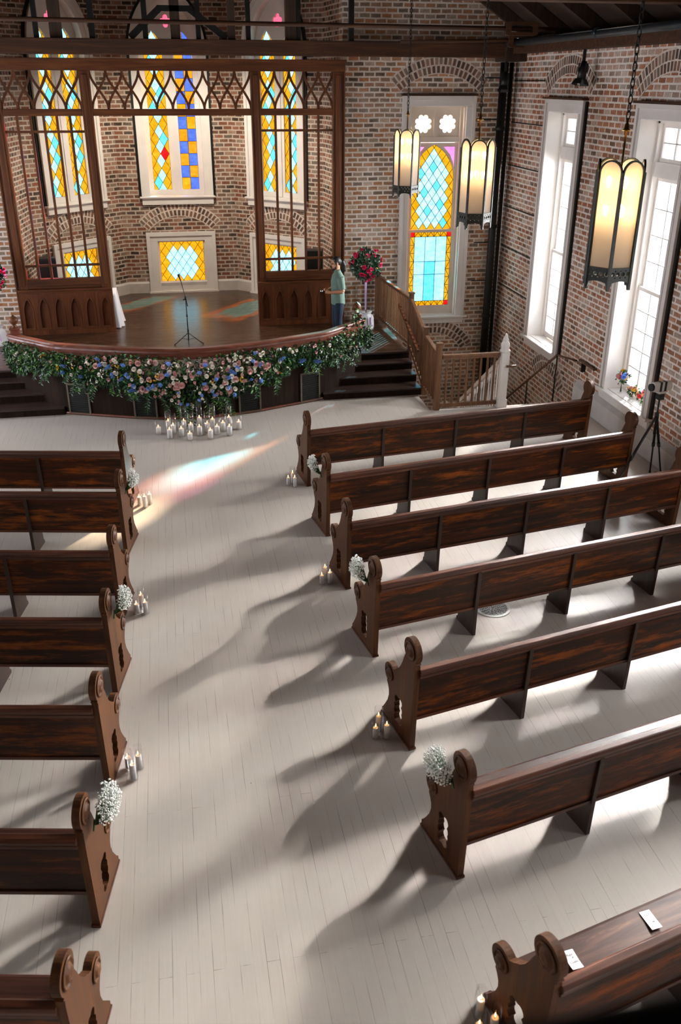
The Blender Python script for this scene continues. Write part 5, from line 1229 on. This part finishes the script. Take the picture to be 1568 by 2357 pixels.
# ------------------------------------------------------------------ floor grate, cards, balcony edge
gr = thing('floor_grate', 'round pierced white metal floor grate under the fourth right pew', 'grate', (3.35, 8.315, 0))
mb = MB(); mb.prism([circ(0, 0, .205, 40), circ(0, 0, .172, 40)], .0, .009, lambda a, b, w: Vector((a, b, w))); mb.build('rim', M_silver, gr)
mb = MB(); mb.prism([circ(0, 0, .174, 32)], .0005, .0015, lambda a, b, w: Vector((a, b, w))); mb.build('dark_well', M_black, gr)
mb = MB()
for r_, n_ in ((.155, 20), (.135, 20), (.112, 16), (.09, 16), (.066, 10), (.044, 10), (.02, 5)):
    for k in range(n_):
        a = 2 * PI * (k + (r_ * 50 % 1)) / n_; p = Vector((r_ * math.cos(a), r_ * math.sin(a), .005)); w = PI * r_ / n_ * .95
        for s in (-1, 1): mb.bar(p + Vector((-math.sin(a), math.cos(a), 0)) * w * s, p + Vector((math.cos(a), math.sin(a), 0)) * .021, .0055, .006)
        mb.bar(p - Vector((math.cos(a), math.sin(a), 0)) * .012, p + Vector((math.cos(a), math.sin(a), 0)) * .012, .005, .006)
mb.build('lattice', M_silver, gr)
def text_mesh(name, body, size, mat, parent, loc, shear=.35):
    cu = bpy.data.curves.new(name, 'FONT'); cu.body = body; cu.size = size; cu.shear = shear; cu.align_x = 'CENTER'; cu.extrude = .0002
    o = bpy.data.objects.new(name, cu); COL.objects.link(o); dg = bpy.context.evaluated_depsgraph_get(); me = bpy.data.meshes.new_from_object(o.evaluated_get(dg))
    bpy.data.objects.remove(o); me.materials.clear(); me.materials.append(mat); r = bpy.data.objects.new(name, me); COL.objects.link(r); r.parent = parent; r.location = loc; return r
M_ink = plain('black_ink', '17161a', .7)
seat_z = .4745
for (x, y, rz, lab, curl) in ((2.165, 3.50, 6, 'white printed card on the last right pew seat, nearest its carved end', .012), (2.80, 3.69, 8, 'white printed card farther along the last right pew seat', .003)):
    e = thing('program_card', lab, 'card', (x, y, seat_z), R(rz), 'cards on the pew seat')
    mb = MB(); nseg = 8
    vs = []
    for i in range(nseg + 1):
        v = -.072 + .144 * i / nseg; z = .004 + curl * max(0, (-v - .0) / .072) ** 2
        vs += [(-.038, v, z), (.038, v, z), (-.038, v, z - .003), (.038, v, z - .003)]
    fs = [(i * 4, i * 4 + 1, i * 4 + 5, i * 4 + 4) for i in range(nseg)] + [(i * 4 + 2, i * 4 + 6, i * 4 + 7, i * 4 + 3) for i in range(nseg)] + [(i * 4, i * 4 + 4, i * 4 + 6, i * 4 + 2) for i in range(nseg)] + [(i * 4 + 1, i * 4 + 3, i * 4 + 7, i * 4 + 5) for i in range(nseg)] + [(0, 2, 3, 1), (nseg * 4, nseg * 4 + 1, nseg * 4 + 3, nseg * 4 + 2)]
    mb.add(vs, fs); mb.build('paper', M_paper, e)
    for body, sz, py, px in (('Kait', .026, .030, -.006), ('+', .03, .004, .006), ('Colby', .026, -.024, .0)):
        text_mesh('lettering', body, sz, M_ink, e, (px, py, .0055 + curl * max(0, -py / .072) ** 2))
bal = thing('balcony_railing', 'dark out of focus balcony rail in the lower right corner', 'railing', (0, 0, 0))
mb = MB(); mb.box(-1.6, 1.8, .17, .318, 4.88, 5.0); bevel(mb.build('handrail', M_black, bal), .006)
for i in range(8): mb = MB(); x = -1.4 + i * .42; mb.box(x - .02, x + .02, .22, .26, 4.05, 4.88); mb.build('baluster', M_black, bal)
mb = MB(); mb.box(-6.8, 7.3, -3.1, .30, 3.85, 4.05); struct(mb.build('floor_balcony', M_tread))
